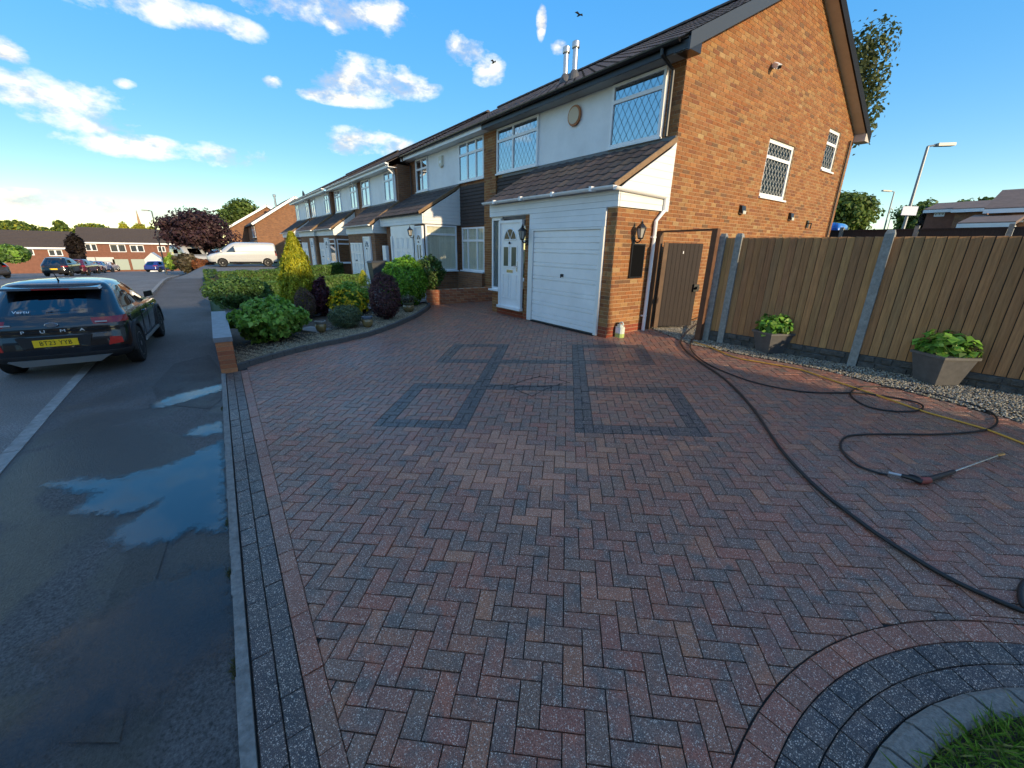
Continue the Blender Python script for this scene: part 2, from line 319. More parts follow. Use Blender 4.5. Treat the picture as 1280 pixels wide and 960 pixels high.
def jit(c, a=.15): k = 1+random.uniform(-a, a); return tuple(max(0, x*k*(1+random.uniform(-a*.3, a*.3))) for x in c)
def text_mesh(name, s, size, m, parent, origin, xdir, ydir, depth_=.002, space=1.0, sx=1.0):
    cu = bpy.data.curves.new(name, 'FONT'); cu.body = s; cu.size = size; cu.extrude = depth_; cu.align_x = 'CENTER'; cu.align_y = 'CENTER'; cu.space_character = space; cu.resolution_u = 3
    t = bpy.data.objects.new('tmp', cu); COL.objects.link(t); bpy.context.view_layer.update()
    me = bpy.data.meshes.new_from_object(t.evaluated_get(bpy.context.evaluated_depsgraph_get())); bpy.data.objects.remove(t)
    x = np.array(xdir, float); x /= np.linalg.norm(x); y = np.array(ydir, float); y -= x*(x@y); y /= np.linalg.norm(y); z = np.cross(x, y); o = np.array(origin, float)-(ROOT.get(parent.name, 0) if parent else 0)
    for v in me.vertices: c = v.co; v.co = Vector(o+x*c.x*sx+y*c.y+z*c.z)
    me.materials.clear(); me.materials.append(m); ob = bpy.data.objects.new(name, me); COL.objects.link(ob)
    if parent: ob.parent = parent; ROOT[ob.name] = ROOT.get(parent.name, np.zeros(3))
    return ob
# ================================================================== the setting
def zd(Y): return .06*(Y+.2)
xs = [-1500, -600, -250, -150]+lin(-120, 30, 75)+[60, 150, 400, 1500]; ys = [-1500, -500, -150, -60]+lin(-30, 24, 54)+[40, 100, 300, 1500]
def zground(X, Y):
    z = zt(X, Y)-.07
    if -9.5 < X < 10 and Y > -.3: z -= .10
    return z
sheet('ground', GRASSG, xs, ys, zground)
def yk(X): return -.265-.024*X if X > -8.2 else -.265+.197        # line of the edging kerb
RX = lin(16, -106, 122)
sheet('road', MATS['asphalt_road'], RX, lin(-16, -1.96, 14), lambda x, y: zt(x, -1)+.0)
def xside(x, y): return zt(x, -1)+.012
sheet('side_road', MATS['asphalt_road'], lin(-66, -99.8, 19), lin(-44, 6, 38), xside)
# footway between road and driveways
b = MB(); nx = len(RX)
b.add([(x, y, zt(x, -1)+.006) for y in (-1.84, -1.2, -.6) for x in RX]+[(x, yk(x)-.004, zt(x, -1)+.006) for x in RX], [[j*nx+i, j*nx+i+1, (j+1)*nx+i+1, (j+1)*nx+i] for j in range(3) for i in range(nx-1)])
fw = tag(b.build('footway', MATS['asphalt_footway'], smooth=True), kind='structure')
# trench reinstatement strips and patches laid in the footway
def flat_poly(name, m, pts, z, kind=None):
    b = MB(); b.add([(p[0], p[1], zt(p[0], -1)+z) for p in pts], [list(range(len(pts)))]); o = b.build(name, m); 
    if b.v and o.data.polygons[0].normal.z < 0: o.data.flip_normals()
    return tag(o, kind=kind)
flat_poly('footway_repair', MATS['asphalt_patch'], [onZ(*p, 0)[:2] for p in ((218, 455), (262, 444), (275, 462), (277, 500), (262, 512), (200, 506), (190, 485))], .010, 'structure')
flat_poly('footway_repair', MATS['asphalt_patch'], [onZ(*p, 0)[:2] for p in ((205, 600), (140, 740), (60, 930), (150, 930), (185, 760), (222, 640))], .010, 'structure')
# kerb stones flush with the road
kst = MB(); kroot = thing('kerb', 'line of pale flush kerb stones between road and footway', 'kerb', (0, -1.9, 0))
x = 6.0
while x > -46:
    m = MB(); z0 = zt(x, -1); z1 = zt(x-.9, -1); h = .014+.10*min(1, max(0, (-x-16)/4)); a = random.uniform(-.003, .003)
    m.hexa([(x-.9, -1.965+a, z1-.2), (x, -1.965+a, z0-.2), (x, -1.835+a, z0-.2), (x-.9, -1.835+a, z1-.2)], [(x-.9, -1.96+a, z1+h), (x, -1.96+a, z0+h), (x, -1.835+a, z0+h), (x-.9, -1.835+a, z1+h)])
    m.build('kerb_stone', mat('kerb_stone', (.25, .245, .235), .9, n_scale=9, n_amt=.4, bump=.4), kroot); x -= .915
# water on the footway
def water_mat(nm, rough, ior, amax):
    m = bpy.data.materials.new(nm); m.use_nodes = True; t = m.node_tree; b = t.nodes['Principled BSDF']; L = t.links.new
    b.inputs['Base Color'].default_value = (.022, .023, .025, 1); b.inputs['Roughness'].default_value = rough; b.inputs['IOR'].default_value = ior
    g = t.nodes.new('ShaderNodeNewGeometry'); n1 = t.nodes.new('ShaderNodeTexNoise'); n1.inputs['Scale'].default_value = 95; n1.inputs['Detail'].default_value = 2; L(g.outputs['Position'], n1.inputs['Vector'])
    n2 = t.nodes.new('ShaderNodeTexNoise'); n2.inputs['Scale'].default_value = 3.2; n2.inputs['Detail'].default_value = 4; L(g.outputs['Position'], n2.inputs['Vector'])
    r = t.nodes.new('ShaderNodeMapRange'); r.inputs[1].default_value = .38; r.inputs[2].default_value = .62; r.inputs[3].default_value = .02; r.inputs[4].default_value = .55; L(n2.outputs['Fac'], r.inputs[0])
    bp = t.nodes.new('ShaderNodeBump'); bp.inputs['Distance'].default_value = .004; L(r.outputs[0], bp.inputs['Strength']); L(n1.outputs['Fac'], bp.inputs['Height']); L(bp.outputs[0], b.inputs['Normal'])
    a = t.nodes.new('ShaderNodeAttribute'); a.attribute_name = 'Wet'; n3 = t.nodes.new('ShaderNodeTexNoise'); n3.inputs['Scale'].default_value = 14; n3.inputs['Detail'].default_value = 7; n3.inputs['Roughness'].default_value = .7; L(g.outputs['Position'], n3.inputs['Vector'])
    ad = t.nodes.new('ShaderNodeMath'); ad.operation = 'MULTIPLY_ADD'; ad.inputs[1].default_value = 1.5; ad.inputs[2].default_value = -.75; L(n3.outputs['Fac'], ad.inputs[0]); a2 = t.nodes.new('ShaderNodeMath'); L(a.outputs['Fac'], a2.inputs[0]); L(ad.outputs[0], a2.inputs[1])
    mr = t.nodes.new('ShaderNodeMapRange'); mr.interpolation_type = 'SMOOTHSTEP'; mr.inputs[1].default_value = .18; mr.inputs[2].default_value = .80; mr.inputs[4].default_value = amax; L(a2.outputs[0], mr.inputs[0])
    tr = t.nodes.new('ShaderNodeBsdfTransparent'); ms = t.nodes.new('ShaderNodeMixShader'); L(mr.outputs[0], ms.inputs[0]); L(tr.outputs[0], ms.inputs[1]); L(b.outputs[0], ms.inputs[2]); L(ms.outputs[0], t.nodes['Material Output'].inputs[0])
    MATS[nm] = m
water_mat('water', .05, 1.9, .95); water_mat('damp', .18, 1.6, .65)
def puddle(px, label, wm='water', feather=.11):
    pts = [onZ(p[0], p[1], 0)[:2] for p in px]; out = []
    for i in range(len(pts)):
        a, c = pts[i], pts[(i+1) % len(pts)]; n = max(2, int(np.linalg.norm(c-a)/.05)); d = c-a; nn = np.array([-d[1], d[0]])/(np.linalg.norm(d)+1e-9)
        for k in range(n): out.append(a+d*k/n+nn*(random.uniform(-.012, .012)*(1 if k else 0)))
    P_ = np.array(out); Q_ = np.roll(P_, -1, 0); st = .03; lo, hi = P_.min(0)-feather*1.2, P_.max(0)+feather*1.2
    gx, gy = np.arange(lo[0], hi[0]+st, st), np.arange(lo[1], hi[1]+st, st); X, Y = [a.ravel() for a in np.meshgrid(gx, gy)]; dmin = np.full(len(X), 9.); ins = np.zeros(len(X), bool)
    for a, c in zip(P_, Q_):
        d = c-a; t = np.clip(((X-a[0])*d[0]+(Y-a[1])*d[1])/(d@d+1e-12), 0, 1); dmin = np.minimum(dmin, np.hypot(X-a[0]-d[0]*t, Y-a[1]-d[1]*t))
        if a[1] != c[1]: ins ^= ((a[1] > Y) != (c[1] > Y)) & (X < d[0]*(Y-a[1])/d[1]+a[0])
    wet = np.clip(.6+np.where(ins, dmin, -dmin)/feather*.62, 0, 1); wet[(Y > [yk(x)-.006 for x in X])] = 0
    nx_ = len(gx); idx = np.arange(len(X)).reshape(len(gy), nx_); F = np.stack([idx[:-1, :-1], idx[:-1, 1:], idx[1:, 1:], idx[1:, :-1]], -1).reshape(-1, 4); F = F[wet[F].max(1) > 0]
    used = np.unique(F); mp = np.full(len(X), -1); mp[used] = np.arange(len(used)); me = bpy.data.meshes.new('puddle'); me.from_pydata([(X[k], Y[k], .0125) for k in used], [], mp[F].tolist())
    at_ = me.color_attributes.new('Wet', 'FLOAT_COLOR', 'POINT'); w_ = wet[used].astype(np.float32); at_.data.foreach_set('color', np.stack([w_, w_, w_, np.ones_like(w_)], 1).ravel()); me.materials.append(MATS[wm])
    o = bpy.data.objects.new('puddle', me); COL.objects.link(o); tag(o, label, 'puddle', kind='structure'); return o
puddle([(60, 606), (105, 600), (150, 601), (180, 590), (215, 582), (262, 560), (277, 553), (279, 600), (281, 662), (262, 664), (240, 660), (215, 676), (190, 680), (160, 684), (142, 676), (150, 662), (172, 652), (185, 640), (203, 630), (202, 624), (180, 636), (150, 642), (118, 643), (95, 640), (118, 622), (130, 617), (100, 614)], 'broad branching puddle on dark footway beside driveway kerb')
puddle([(190, 507), (225, 494), (258, 486), (276, 482), (276, 489), (245, 498), (215, 507), (195, 511)], 'narrow pointed puddle on footway close to brick pier')
puddle([(234, 545), (250, 535), (277, 528), (277, 541), (255, 545)], 'short small puddle on footway between the larger ones')
puddle([(70, 805), (100, 786), (150, 765), (180, 738), (230, 722), (284, 712), (287, 770), (288, 800), (268, 815), (240, 835), (210, 870), (170, 880), (130, 900), (60, 940), (20, 959), (-60, 990), (-40, 950), (30, 905), (80, 850), (90, 820)], 'largest dim wet sheet of water on lower footway', 'damp', .22)
# ------------------------------------------------------------------ driveway of paving blocks
TH = R_(46.5); U2 = np.array([math.cos(TH), math.sin(TH)]); V2 = np.array([-math.sin(TH), math.cos(TH)])
CC = np.array([1.65, 1.71]); RAD = [1.985, 1.865, 1.75, 1.640, 1.52]
REDS = [(0.345, 0.114, 0.063), (0.313, 0.109, 0.063), (0.288, 0.109, 0.065), (0.263, 0.112, 0.07), (0.232, 0.114, 0.072), (0.375, 0.141, 0.072)]
DRK = [(0.055, 0.045, 0.044), (0.048, 0.04, 0.039), (0.064, 0.052, 0.049)]
# bed of the garden: curved edge (X, Y)
BED = [(-7.93, .16), (-8.30, .75), (-8.55, 1.45), (-8.66, 2.05), (-8.86, 2.72), (-9.36, 3.47), (-10.15, 4.36), (-11.2, 5.22), (-11.75, 5.42)]
BEDS = spline([(p[0], p[1], 0) for p in BED], 6)
def bed_dist(x, y):     # signed: positive on the drive side
    best = None
    for i in range(len(BEDS)-1):
        a, c = BEDS[i][:2], BEDS[i+1][:2]; d = c-a; t = min(1, max(0, ((x-a[0])*d[0]+(y-a[1])*d[1])/(d@d))); q = a+d*t; v = np.array([x, y])-q; L = np.linalg.norm(v)
        if best is None or L < best[0]: n = np.array([d[1], -d[0]])/np.linalg.norm(d); best = (L, q, n, v@n)
    return best
GE = [(-5.4, 7.62), (-3.9, 6.93), (-2.9, 6.98), (-1.9, 7.06), (-.7, 6.82), (.3, 6.55), (2.5, 6.2), (8, 6.2)]   # edge of gravel by the fence
def yge(x):
    for (a, c) in zip(GE, GE[1:]):
        if a[0] <= x <= c[0]: return a[1]+(c[1]-a[1])*(x-a[0])/(c[0]-a[0])
    return 9
def clip(poly, p, n):   # keep the side where (q-p).n >= 0
    out = []
    for i in range(len(poly)):
        a, c = poly[i], poly[(i+1) % len(poly)]; da, dc = (a-p)@n, (c-p)@n
        if da >= 0: out.append(a)
        if da*dc < 0: out.append(a+(c-a)*da/(da-dc))
    return out
def area(p): return .5*sum(p[i][0]*p[(i+1) % len(p)][1]-p[(i+1) % len(p)][0]*p[i][1] for i in range(len(p)))
blocks = []             # (polygon, colour, lift)
def inside_drive(x, y):
    return True
def wall_clip(poly):
    q = poly; cx, cy = np.mean(poly, 0)
    q = clip(q, np.array([cx, yk(cx)+.36]), np.array([.024, 1.0]))           # inside the edging courses
    if len(q) < 3: return q
    d = np.array([cx, cy])-CC; L = np.linalg.norm(d)
    if L < 2.5: n = d/L; q = clip(q, CC+n*(RAD[0]+.004), n)
    if len(q) < 3: return q
    if cx < -7.3:
        bd = bed_dist(cx, cy)
        if bd[0] < .4 or bd[3] < 0: q = clip(q, bd[1]+bd[2]*.006, bd[2])
    if len(q) < 3: return q
    if cx > -5.27: q = clip(q, np.array([cx, yge(cx)]), np.array([0, -1.0]))
    else:
        q = clip(q, np.array([cx, 6.19 if cx > -9.0 else 7.2]), np.array([0, -1.0]))
    return q
BANDS = [(-2.1, -1.0, 4.0, 4.2), (.2, 1.6, 4.0, 4.2), (-2.1, 1.6, 5.2, 5.4), (-2.1, 1.5, 6.4, 6.6), (-2.1, -1.0, 7.4, 7.6), (.2, 1.5, 7.4, 7.6), (-1.2, -1.0, 4.0, 7.6), (.2, .4, 4.0, 7.6),
         (-2.1, -1.9, 4.0, 5.4), (-2.1, -1.9, 6.4, 7.6), (1.4, 1.6, 4.0, 5.4), (1.3, 1.5, 6.4, 7.6)]
def in_band(u, v): return any(a-1e-6 < u < b_+1e-6 and c-1e-6 < v < d+1e-6 for a, b_, c, d in BANDS)
G = .1; gap = .0028
def nz2(x, y): return math.sin(x*1.7+y*2.3+1)+math.sin(x*3.1-y*1.9)*.6+math.sin(-x*.8+y*4.1+2)*.5
for i in range(-130, 90):
    for j in range(-60, 150):
        m_ = (i-j) % 4
        if m_ == 1 or m_ == 3: continue
        cells = [(i, j), (i+1, j)] if m_ == 0 else [(i, j-1), (i, j)]
        c = (np.array(cells[0])+np.array(cells[1])+1)*.5*G; w = U2*c[0]+V2*c[1]
        if not (-12.6 < w[0] < 3.2 and -.2 < w[1] < 7.9): continue
        groups = {}
        for (a, b_) in cells: groups.setdefault(in_band((a+.5)*G, (b_+.5)*G), []).append((a, b_))
        for dark, cs in groups.items():
            u0, u1 = min(k[0] for k in cs)*G+gap, (max(k[0] for k in cs)+1)*G-gap; v0, v1 = min(k[1] for k in cs)*G+gap, (max(k[1] for k in cs)+1)*G-gap
            poly = [U2*a+V2*b_ for a, b_ in ((u0, v0), (u1, v0), (u1, v1), (u0, v1))]
            poly = wall_clip(poly)
            if len(poly) < 3 or area(poly) < .0003: continue
            cx, cy = np.mean(poly, 0)
            if dark: col = (*jit(random.choice(DRK), .12), 0)
            else:
                uu, vv = w@U2, w@V2; k = random.random()
                p = random.choice(REDS); amt = random.choice((.2, .5, .7, .9, 1.0, 1.0))
                hot = math.exp(-((uu+.55)**2/.35+(vv-3.35)**2/.30))          # relaid brighter patch by the middle
                if random.random() < hot*1.35: k = random.uniform(.35, 1); p = tuple(a_+(h_-a_)*k for a_, h_ in zip(p, (.48, .195, .105))); amt = .15+.4*(1-k)
                col = (*jit(p, .10), amt)
            blocks.append((poly, col, random.uniform(-.0025, .0025)))
# edging courses along the kerb
def course(y0, y1, L, cols, phase):
    x = 4+phase
    while x > -7.86:
        a, c = x-L+gap*.5, x-gap*.5
        if a < -7.86: a = -7.86
        blocks.append(([np.array([a, yk(a)+y0+gap]), np.array([c, yk(c)+y0+gap]), np.array([c, yk(c)+y1-gap]), np.array([a, yk(a)+y1-gap])], (*jit(random.choice(cols), .13), .3), random.uniform(-.003, .003))); x -= L
course(.055, .157, .2, DRK, 0); course(.157, .259, .2, DRK, .1); course(.259, .36, .2, REDS[:4], .05)
# courses round the lawn
def ring(r0, r1, cols, n, lift, ph=0, am=.5):
    for k in range(n):
        a0 = R_(60)+R_(200)*(k+ph)/n+1.1*gap/r1; a1 = R_(60)+R_(200)*(k+1+ph)/n-1.1*gap/r1
        p = [CC+r*np.array([math.cos(a), math.sin(a)]) for r, a in ((r0+gap, a0), (r1-gap, a0), (r1-gap, a1), (r0+gap, a1))]
        p = p[::-1] if area(p) < 0 else p
        if min(q[1] for q in p) < .15: continue
        blocks.append((p, (*jit(random.choice(cols), .12), am), lift+random.uniform(-.002, .002)))
ring(RAD[1], RAD[0], REDS[:3], 46, 0, 0, .25); ring(RAD[2], RAD[1], DRK, 44, 0, .4); ring(RAD[3], RAD[2], DRK, 40, 0, .1)
drv = tag(sheet('driveway', mat('joint_sand', (.022, .021, .020), .95, n_scale=50, n_amt=.4), lin(-12.8, 10, 30), lin(-.28, 7.9, 20), lambda x, y: zd(y)-.012))
def block_mesh(mb, poly, col, lift):
    c = np.mean(poly, 0); n = len(poly); ch = .006
    top = []; 
    for p in poly: d = c-p; L = np.linalg.norm(d); top.append(p+d/L*min(ch*1.4, L*.4))
    v = [(p[0], p[1], zd(p[1])-.012) for p in poly]+[(p[0], p[1], zd(p[1])-.0035+lift) for p in poly]+[(p[0], p[1], zd(p[1])+lift) for p in top]
    f = [[2*n+k for k in range(n)]]+[[n+k, n+(k+1) % n, 2*n+(k+1) % n, 2*n+k] for k in range(n)]+[[k, (k+1) % n, n+(k+1) % n, n+k] for k in range(n)]
    mb.add(v, f, col)
def in_view(p, pad=10):
    d = np.array(p)-C0; w = d@FW
    if w < .1: return None
    x, y = 640+FPX*(d@RT)/w, 480-FPX*(d@UP)/w
    return (x, y, w) if -pad < x < 1280+pad and -pad < y < 960+pad else None
rank = []
for k, (poly, col, lift) in enumerate(blocks):
    c = np.mean(poly, 0); s = in_view((c[0], c[1], zd(c[1])), 0)
    if s: rank.append((area(poly)/s[2]**3, k))
rank.sort(reverse=True); solo = {k for _, k in rank[:300]}
rest = MB()
for k, (poly, col, lift) in enumerate(blocks):
    if k in solo:
        mb = MB(); block_mesh(mb, poly, col, lift); mb.build('paving_block', MATS['paving'], drv)
    else: block_mesh(rest, poly, col, lift)
tag(rest.build('paving_block_field', MATS['paving'], drv), kind='stuff')
# narrow concrete edging kerb by the footway
kx = lin(4, -7.86, 60); b = MB(); n_ = len(kx)
for x in kx: pass
for i in range(0, n_-1):
    a, c = kx[i], kx[i+1]; w0 = random.uniform(-.003, .003)
    b.hexa([(c, yk(c)-.012, -.1), (a, yk(a)-.012, -.1), (a, yk(a)+.05, -.1), (c, yk(c)+.05, -.1)], [(c, yk(c)-.008+w0, .022), (a, yk(a)-.008+w0, .022), (a, yk(a)+.048, .020), (c, yk(c)+.048, .020)])
tag(b.build('edging_kerb', mat('edging', (.19, .18, .165), .9, n_scale=25, n_amt=.45, bump=.6)), 'narrow worn concrete edging between driveway blocks and footway', 'kerb')
# grey kerb blocks and lawn in the corner
lk = thing('lawn_kerb', 'curved row of raised grey concrete kerb blocks round the lawn', 'kerb', (CC[0], CC[1], zd(CC[1])))
nK = 30
for k in range(nK):
    a0 = R_(60)+R_(200)*k/nK+.004; a1 = R_(60)+R_(200)*(k+1)/nK-.004
    def rg(r, a, z): return (CC[0]+r*math.cos(a), CC[1]+r*math.sin(a), zd(CC[1]+r*math.sin(a))+z)
    if CC[1]+1.6*math.sin(a0) < .1: continue
    m = MB(); pr = [(RAD[3]-.004, -.03), (RAD[3]-.006, .012), (RAD[3]-.03, .030), (RAD[4]+.02, .034), (RAD[4], .02), (RAD[4], -.03)]
    m.hexa([rg(r, a0, z) for r, z in pr], [rg(r, a1, z) for r, z in pr])
    m.build('kerb_block', mat('kerb_block', (.20, .185, .165), .85, n_scale=70, n_amt=.45, bump=.6, bump_scale=160), lk)
b = MB(); ring_ = [(CC[0]+1.53*math.cos(a), CC[1]+1.53*math.sin(a)) for a in lin(0, 2*math.pi, 40)[:-1]]
b.add([(x, y, zd(y)+.0) for x, y in ring_], [list(range(40))]); tag(b.build('lawn', SOIL), kind='structure')
def blades(name, n, sampler, h, w, cols, label):
    B = np.array([sampler() for _ in range(n)]); a = rng.uniform(0, 2*np.pi, n); hh = h*rng.uniform(.5, 1.3, n); ww = w*rng.uniform(.6, 1.2, n)
    s = np.c_[np.cos(a), np.sin(a), np.zeros(n)]; ln = np.c_[rng.normal(0, .45, n), rng.normal(0, .45, n), np.ones(n)]*hh[:, None]
    V = np.stack([B-s*ww[:, None], B+s*ww[:, None], B+ln*.55+s*ww[:, None]*.8, B+ln+np.c_[ln[:, 0], ln[:, 1], np.zeros(n)]*.5], 1).reshape(-1, 3)
    c = np.array(cols)[rng.integers(0, len(cols), n)]*rng.uniform(.7, 1.3, (n, 1))
    o = mesh_np(name, V, np.arange(4*n).reshape(-1, 4), LEAF, c); tag(o, label, 'grass', kind='stuff'); return o
def lawn_pt():
    while True:
        x, y = random.uniform(-.1, 1.9), random.uniform(.3, 3.3); r = math.hypot(x-CC[0], y-CC[1])
        if r < 1.525 and (r > .5): return (x, y, zd(y))
blades('grass', 26000, lawn_pt, .060, .0024, [(.17, .30, .035), (.24, .38, .05), (.13, .22, .035), (.34, .33, .11)], 'short lawn grass inside the curved grey kerb')
def weed_pt():
    c = random.choice(((284, 722), (289, 842), (277, 512), (284, 655))); p = onZ(*c, .0); return (p[0]+random.gauss(0, .035), yk(p[0])-.015+random.gauss(0, .008), .006)
blades('moss', 500, weed_pt, .018, .002, [(.09, .10, .03), (.13, .11, .05)], 'small tufts of moss along the footway edge')
# recessed cover outline in the paving
b = MB(); z = lambda x, y: DR(430+x/2.723, 420+y/2.723, .001)
for pl in ([(480, 172), (575, 165), (610, 152), (665, 138), (730, 148), (770, 160)], [(575, 165), (590, 185), (640, 205), (690, 180), (745, 160)], [(560, 178), (600, 172), (680, 172), (745, 166)]):
    b.tube([z(*p) for p in pl], .004, 5)
tag(b.build('cover_frame', mat('dark_joint', (.015, .015, .016), .8)), 'thin dark zigzag edge of recessed drain cover in paving', 'drain cover')
# ------------------------------------------------------------------ gravel
OCT = np.array([(1, 0, 0), (-1, 0, 0), (0, 1, 0), (0, -1, 0), (0, 0, 1), (0, 0, -1)], float); OF = np.array([(0, 2, 4), (2, 1, 4), (1, 3, 4), (3, 0, 4), (2, 0, 5), (1, 2, 5), (3, 1, 5), (0, 3, 5)])
def gravel(name, pts, r, cols, label):
    n = len(pts); P_ = np.array(pts); sc = r*rng.uniform(.5, 1.25, (n, 1, 3))*np.array([1, 1, .65]); q = rng.uniform(0, 6.28, n); ca, sa = np.cos(q), np.sin(q)
    V = (OCT[None]+rng.normal(0, .18, (n, 6, 3)))*sc; X = V[:, :, 0]*ca[:, None]-V[:, :, 1]*sa[:, None]; Y = V[:, :, 0]*sa[:, None]+V[:, :, 1]*ca[:, None]; V[:, :, 0] = X; V[:, :, 1] = Y
    V += P_[:, None, :]; F = (OF[None]+6*np.arange(n)[:, None, None]).reshape(-1, 3)
    c = np.array(cols)[rng.integers(0, len(cols), n)]*rng.uniform(.7, 1.25, (n, 1)); c = np.repeat(c, 8, 0)
    o = mesh_np(name, V.reshape(-1, 3), F, STONE, c); tag(o, label, 'gravel', kind='stuff'); return o
GC = [(.42, .37, .27), (.33, .28, .20), (.50, .46, .38), (.25, .22, .18), (.38, .31, .20), (.20, .19, .18)]
def fy(x): return 7.44+.068*(x+3.68)          # front face of the fence
sheet('gravel_strip', SOIL, lin(-5.25, 6, 20), lin(6.1, 9.9, 20), lambda x, y: zd(y)-.03 if y < yge(x)+.25 else zd(min(y, 7.6))+.004)
pts = []
while len(pts) < 26000:
    x = random.uniform(-5.2, 2.5); y = random.uniform(6.3, 9.4)
    if y < yge(x)+.01: continue
    if x > -4.0 and y > fy(x)+.05: continue
    pts.append((x, y, zd(min(y, 7.6))+random.uniform(.0, .012)))
gravel('gravel', pts, .0125, GC, 'pale gravel strip along the foot of the fence')
# ================================================================== the terrace
BR = [(0.28, 0.117, 0.039), (0.319, 0.14, 0.045), (0.243, 0.097, 0.031), (0.299, 0.158, 0.059), (0.344, 0.181, 0.067), (0.204, 0.076, 0.029), (0.274, 0.1, 0.027), (0.166, 0.082, 0.036), (0.363, 0.222, 0.095)]
BRW = [8, 7, 5, 3, 1.2, 2.0, 5, 1.2, .3]
def brick_far():
    m = bpy.data.materials.new('brickwork'); m.use_nodes = True; t = m.node_tree; b = t.nodes['Principled BSDF']; L = t.links.new
    g = t.nodes.new('ShaderNodeNewGeometry'); s = t.nodes.new('ShaderNodeSeparateXYZ'); L(g.outputs['Position'], s.inputs[0]); a = t.nodes.new('ShaderNodeMath'); L(s.outputs[0], a.inputs[0]); L(s.outputs[1], a.inputs[1])
    c = t.nodes.new('ShaderNodeCombineXYZ'); L(a.outputs[0], c.inputs[0]); L(s.outputs[2], c.inputs[1])
    k = t.nodes.new('ShaderNodeTexBrick'); k.inputs['Scale'].default_value = 1; k.inputs['Brick Width'].default_value = .225; k.inputs['Row Height'].default_value = .075; k.inputs['Mortar Size'].default_value = .007; k.inputs['Bias'].default_value = .1
    k.inputs['Color1'].default_value = (.31, .135, .055, 1); k.inputs['Color2'].default_value = (.21, .085, .04, 1); k.inputs['Mortar'].default_value = (.22, .17, .12, 1); L(c.outputs[0], k.inputs['Vector'])
    n = t.nodes.new('ShaderNodeTexNoise'); n.inputs['Scale'].default_value = 3; n.inputs['Detail'].default_value = 6; L(g.outputs['Position'], n.inputs['Vector']); r = t.nodes.new('ShaderNodeMapRange'); r.inputs[3].default_value = .7; r.inputs[4].default_value = 1.3; L(n.outputs['Fac'], r.inputs[0])
    v = t.nodes.new('ShaderNodeVectorMath'); v.operation = 'SCALE'; L(k.outputs['Color'], v.inputs[0]); L(r.outputs[0], v.inputs['Scale']); L(v.outputs[0], b.inputs['Base Color']); b.inputs['Roughness'].default_value = .9
    bp = t.nodes.new('ShaderNodeBump'); bp.inputs['Strength'].default_value = .4; bp.inputs['Distance'].default_value = .006; bp.invert = True; L(k.outputs['Fac'], bp.inputs['Height']); L(bp.outputs[0], b.inputs['Normal'])
    MATS['brickwork'] = m; return m
BRF = brick_far()
class Plane:
    def __init__(s, org, ud, nd): s.o = np.array(org, float); s.u = np.array(ud, float); s.n = np.array(nd, float)
    def p(s, u, z, d=0): q = s.o+s.u*u+s.n*d; return (q[0], q[1], z)
    def box(s, mb, u0, u1, z0, z1, d0, d1, col=None):
        u0, u1 = sorted((u0, u1)); B = [s.p(u0, z0, d0), s.p(u1, z0, d0), s.p(u1, z0, d1), s.p(u0, z0, d1)]; T = [s.p(u0, z1, d0), s.p(u1, z1, d0), s.p(u1, z1, d1), s.p(u0, z1, d1)]
        c = np.cross(s.u, s.n)[2]
        if c < 0: B, T = B[::-1], T[::-1]
        mb.hexa(B, T, col); return mb
FR = lambda Y: Plane((0, Y, 0), (1, 0, 0), (0, -1, 0))      # u = X, faces the road
SD = lambda X: Plane((X, 0, 0), (0, 1, 0), (1, 0, 0))       # u = Y, faces +X
def lay_bricks(pl, u0, u1, z0, z1, span=None, holes=(), red=0, d1=.006, d0=-.004):
    out = []; nrow = int(round((z1-z0)/.075)); 
    for r in range(nrow):
        za, zb = z0+r*.075+.005, z0+(r+1)*.075-.005; zm = (za+zb)/2; ua, ub = (u0, u1) if not span else span(zm, u0, u1)
        if ub-ua < .03: continue
        segs = [(ua, ub)]
        for h in holes:
            if h[2]-.02 < zm < h[3]+.02:
                ns = []
                for a, b in segs:
                    if h[0] > a: ns.append((a, min(b, h[0])))
                    if h[1] < b: ns.append((max(a, h[1]), b))
                segs = [q for q in ns if q[1]-q[0] > .02]
        x = u0-.225+(.1125 if r % 2 else 0)
        while x < ub:
            for a, b in segs:
                p, q = max(a, x), min(b, x+.215)
                if q-p > .03:
                    c = jit(random.choices(BR, BRW)[0], .08)
                    if r < red: c = jit((.26, .055, .022), .1)
                    out.append((p, q, za, zb, c, d1+random.uniform(-.0015, .0015)))
            x += .225
    def mk(mb, k):
        p, q, za, zb, c, d = k; v = [pl.p(p, za, d0), pl.p(q, za, d0), pl.p(q, zb, d0), pl.p(p, zb, d0), pl.p(p, za, d), pl.p(q, za, d), pl.p(q, zb, d), pl.p(p, zb, d)]
        f = [[4, 5, 6, 7], [0, 1, 5, 4], [1, 2, 6, 5], [2, 3, 7, 6], [3, 0, 4, 7]]
        if np.dot(np.cross(pl.u, [0, 0, 1]), pl.n) < 0: f = [x[::-1] for x in f]
        mb.add(v, f, c)
    return [(pl, k, mk) for k in out]
def finish_bricks(lst, wall, limit=300):
    sc = []
    for i, (pl, k, mk) in enumerate(lst):
        c = pl.p((k[0]+k[1])/2, (k[2]+k[3])/2); s = in_view(c, 0)
        if s: w = np.array(c)-C0; sc.append(((k[1]-k[0])*abs(w@pl.n)/s[2]**3, i))
    sc.sort(reverse=True); solo = {i for _, i in sc[:limit]}; rest = MB()
    for i, (pl, k, mk) in enumerate(lst):
        if i in solo: m = MB(); mk(m, k); m.build('brick', BRICK, wall)
        else: mk(rest, k)
    if rest.f: tag(rest.build('brick_field', BRICK, wall), kind='stuff')
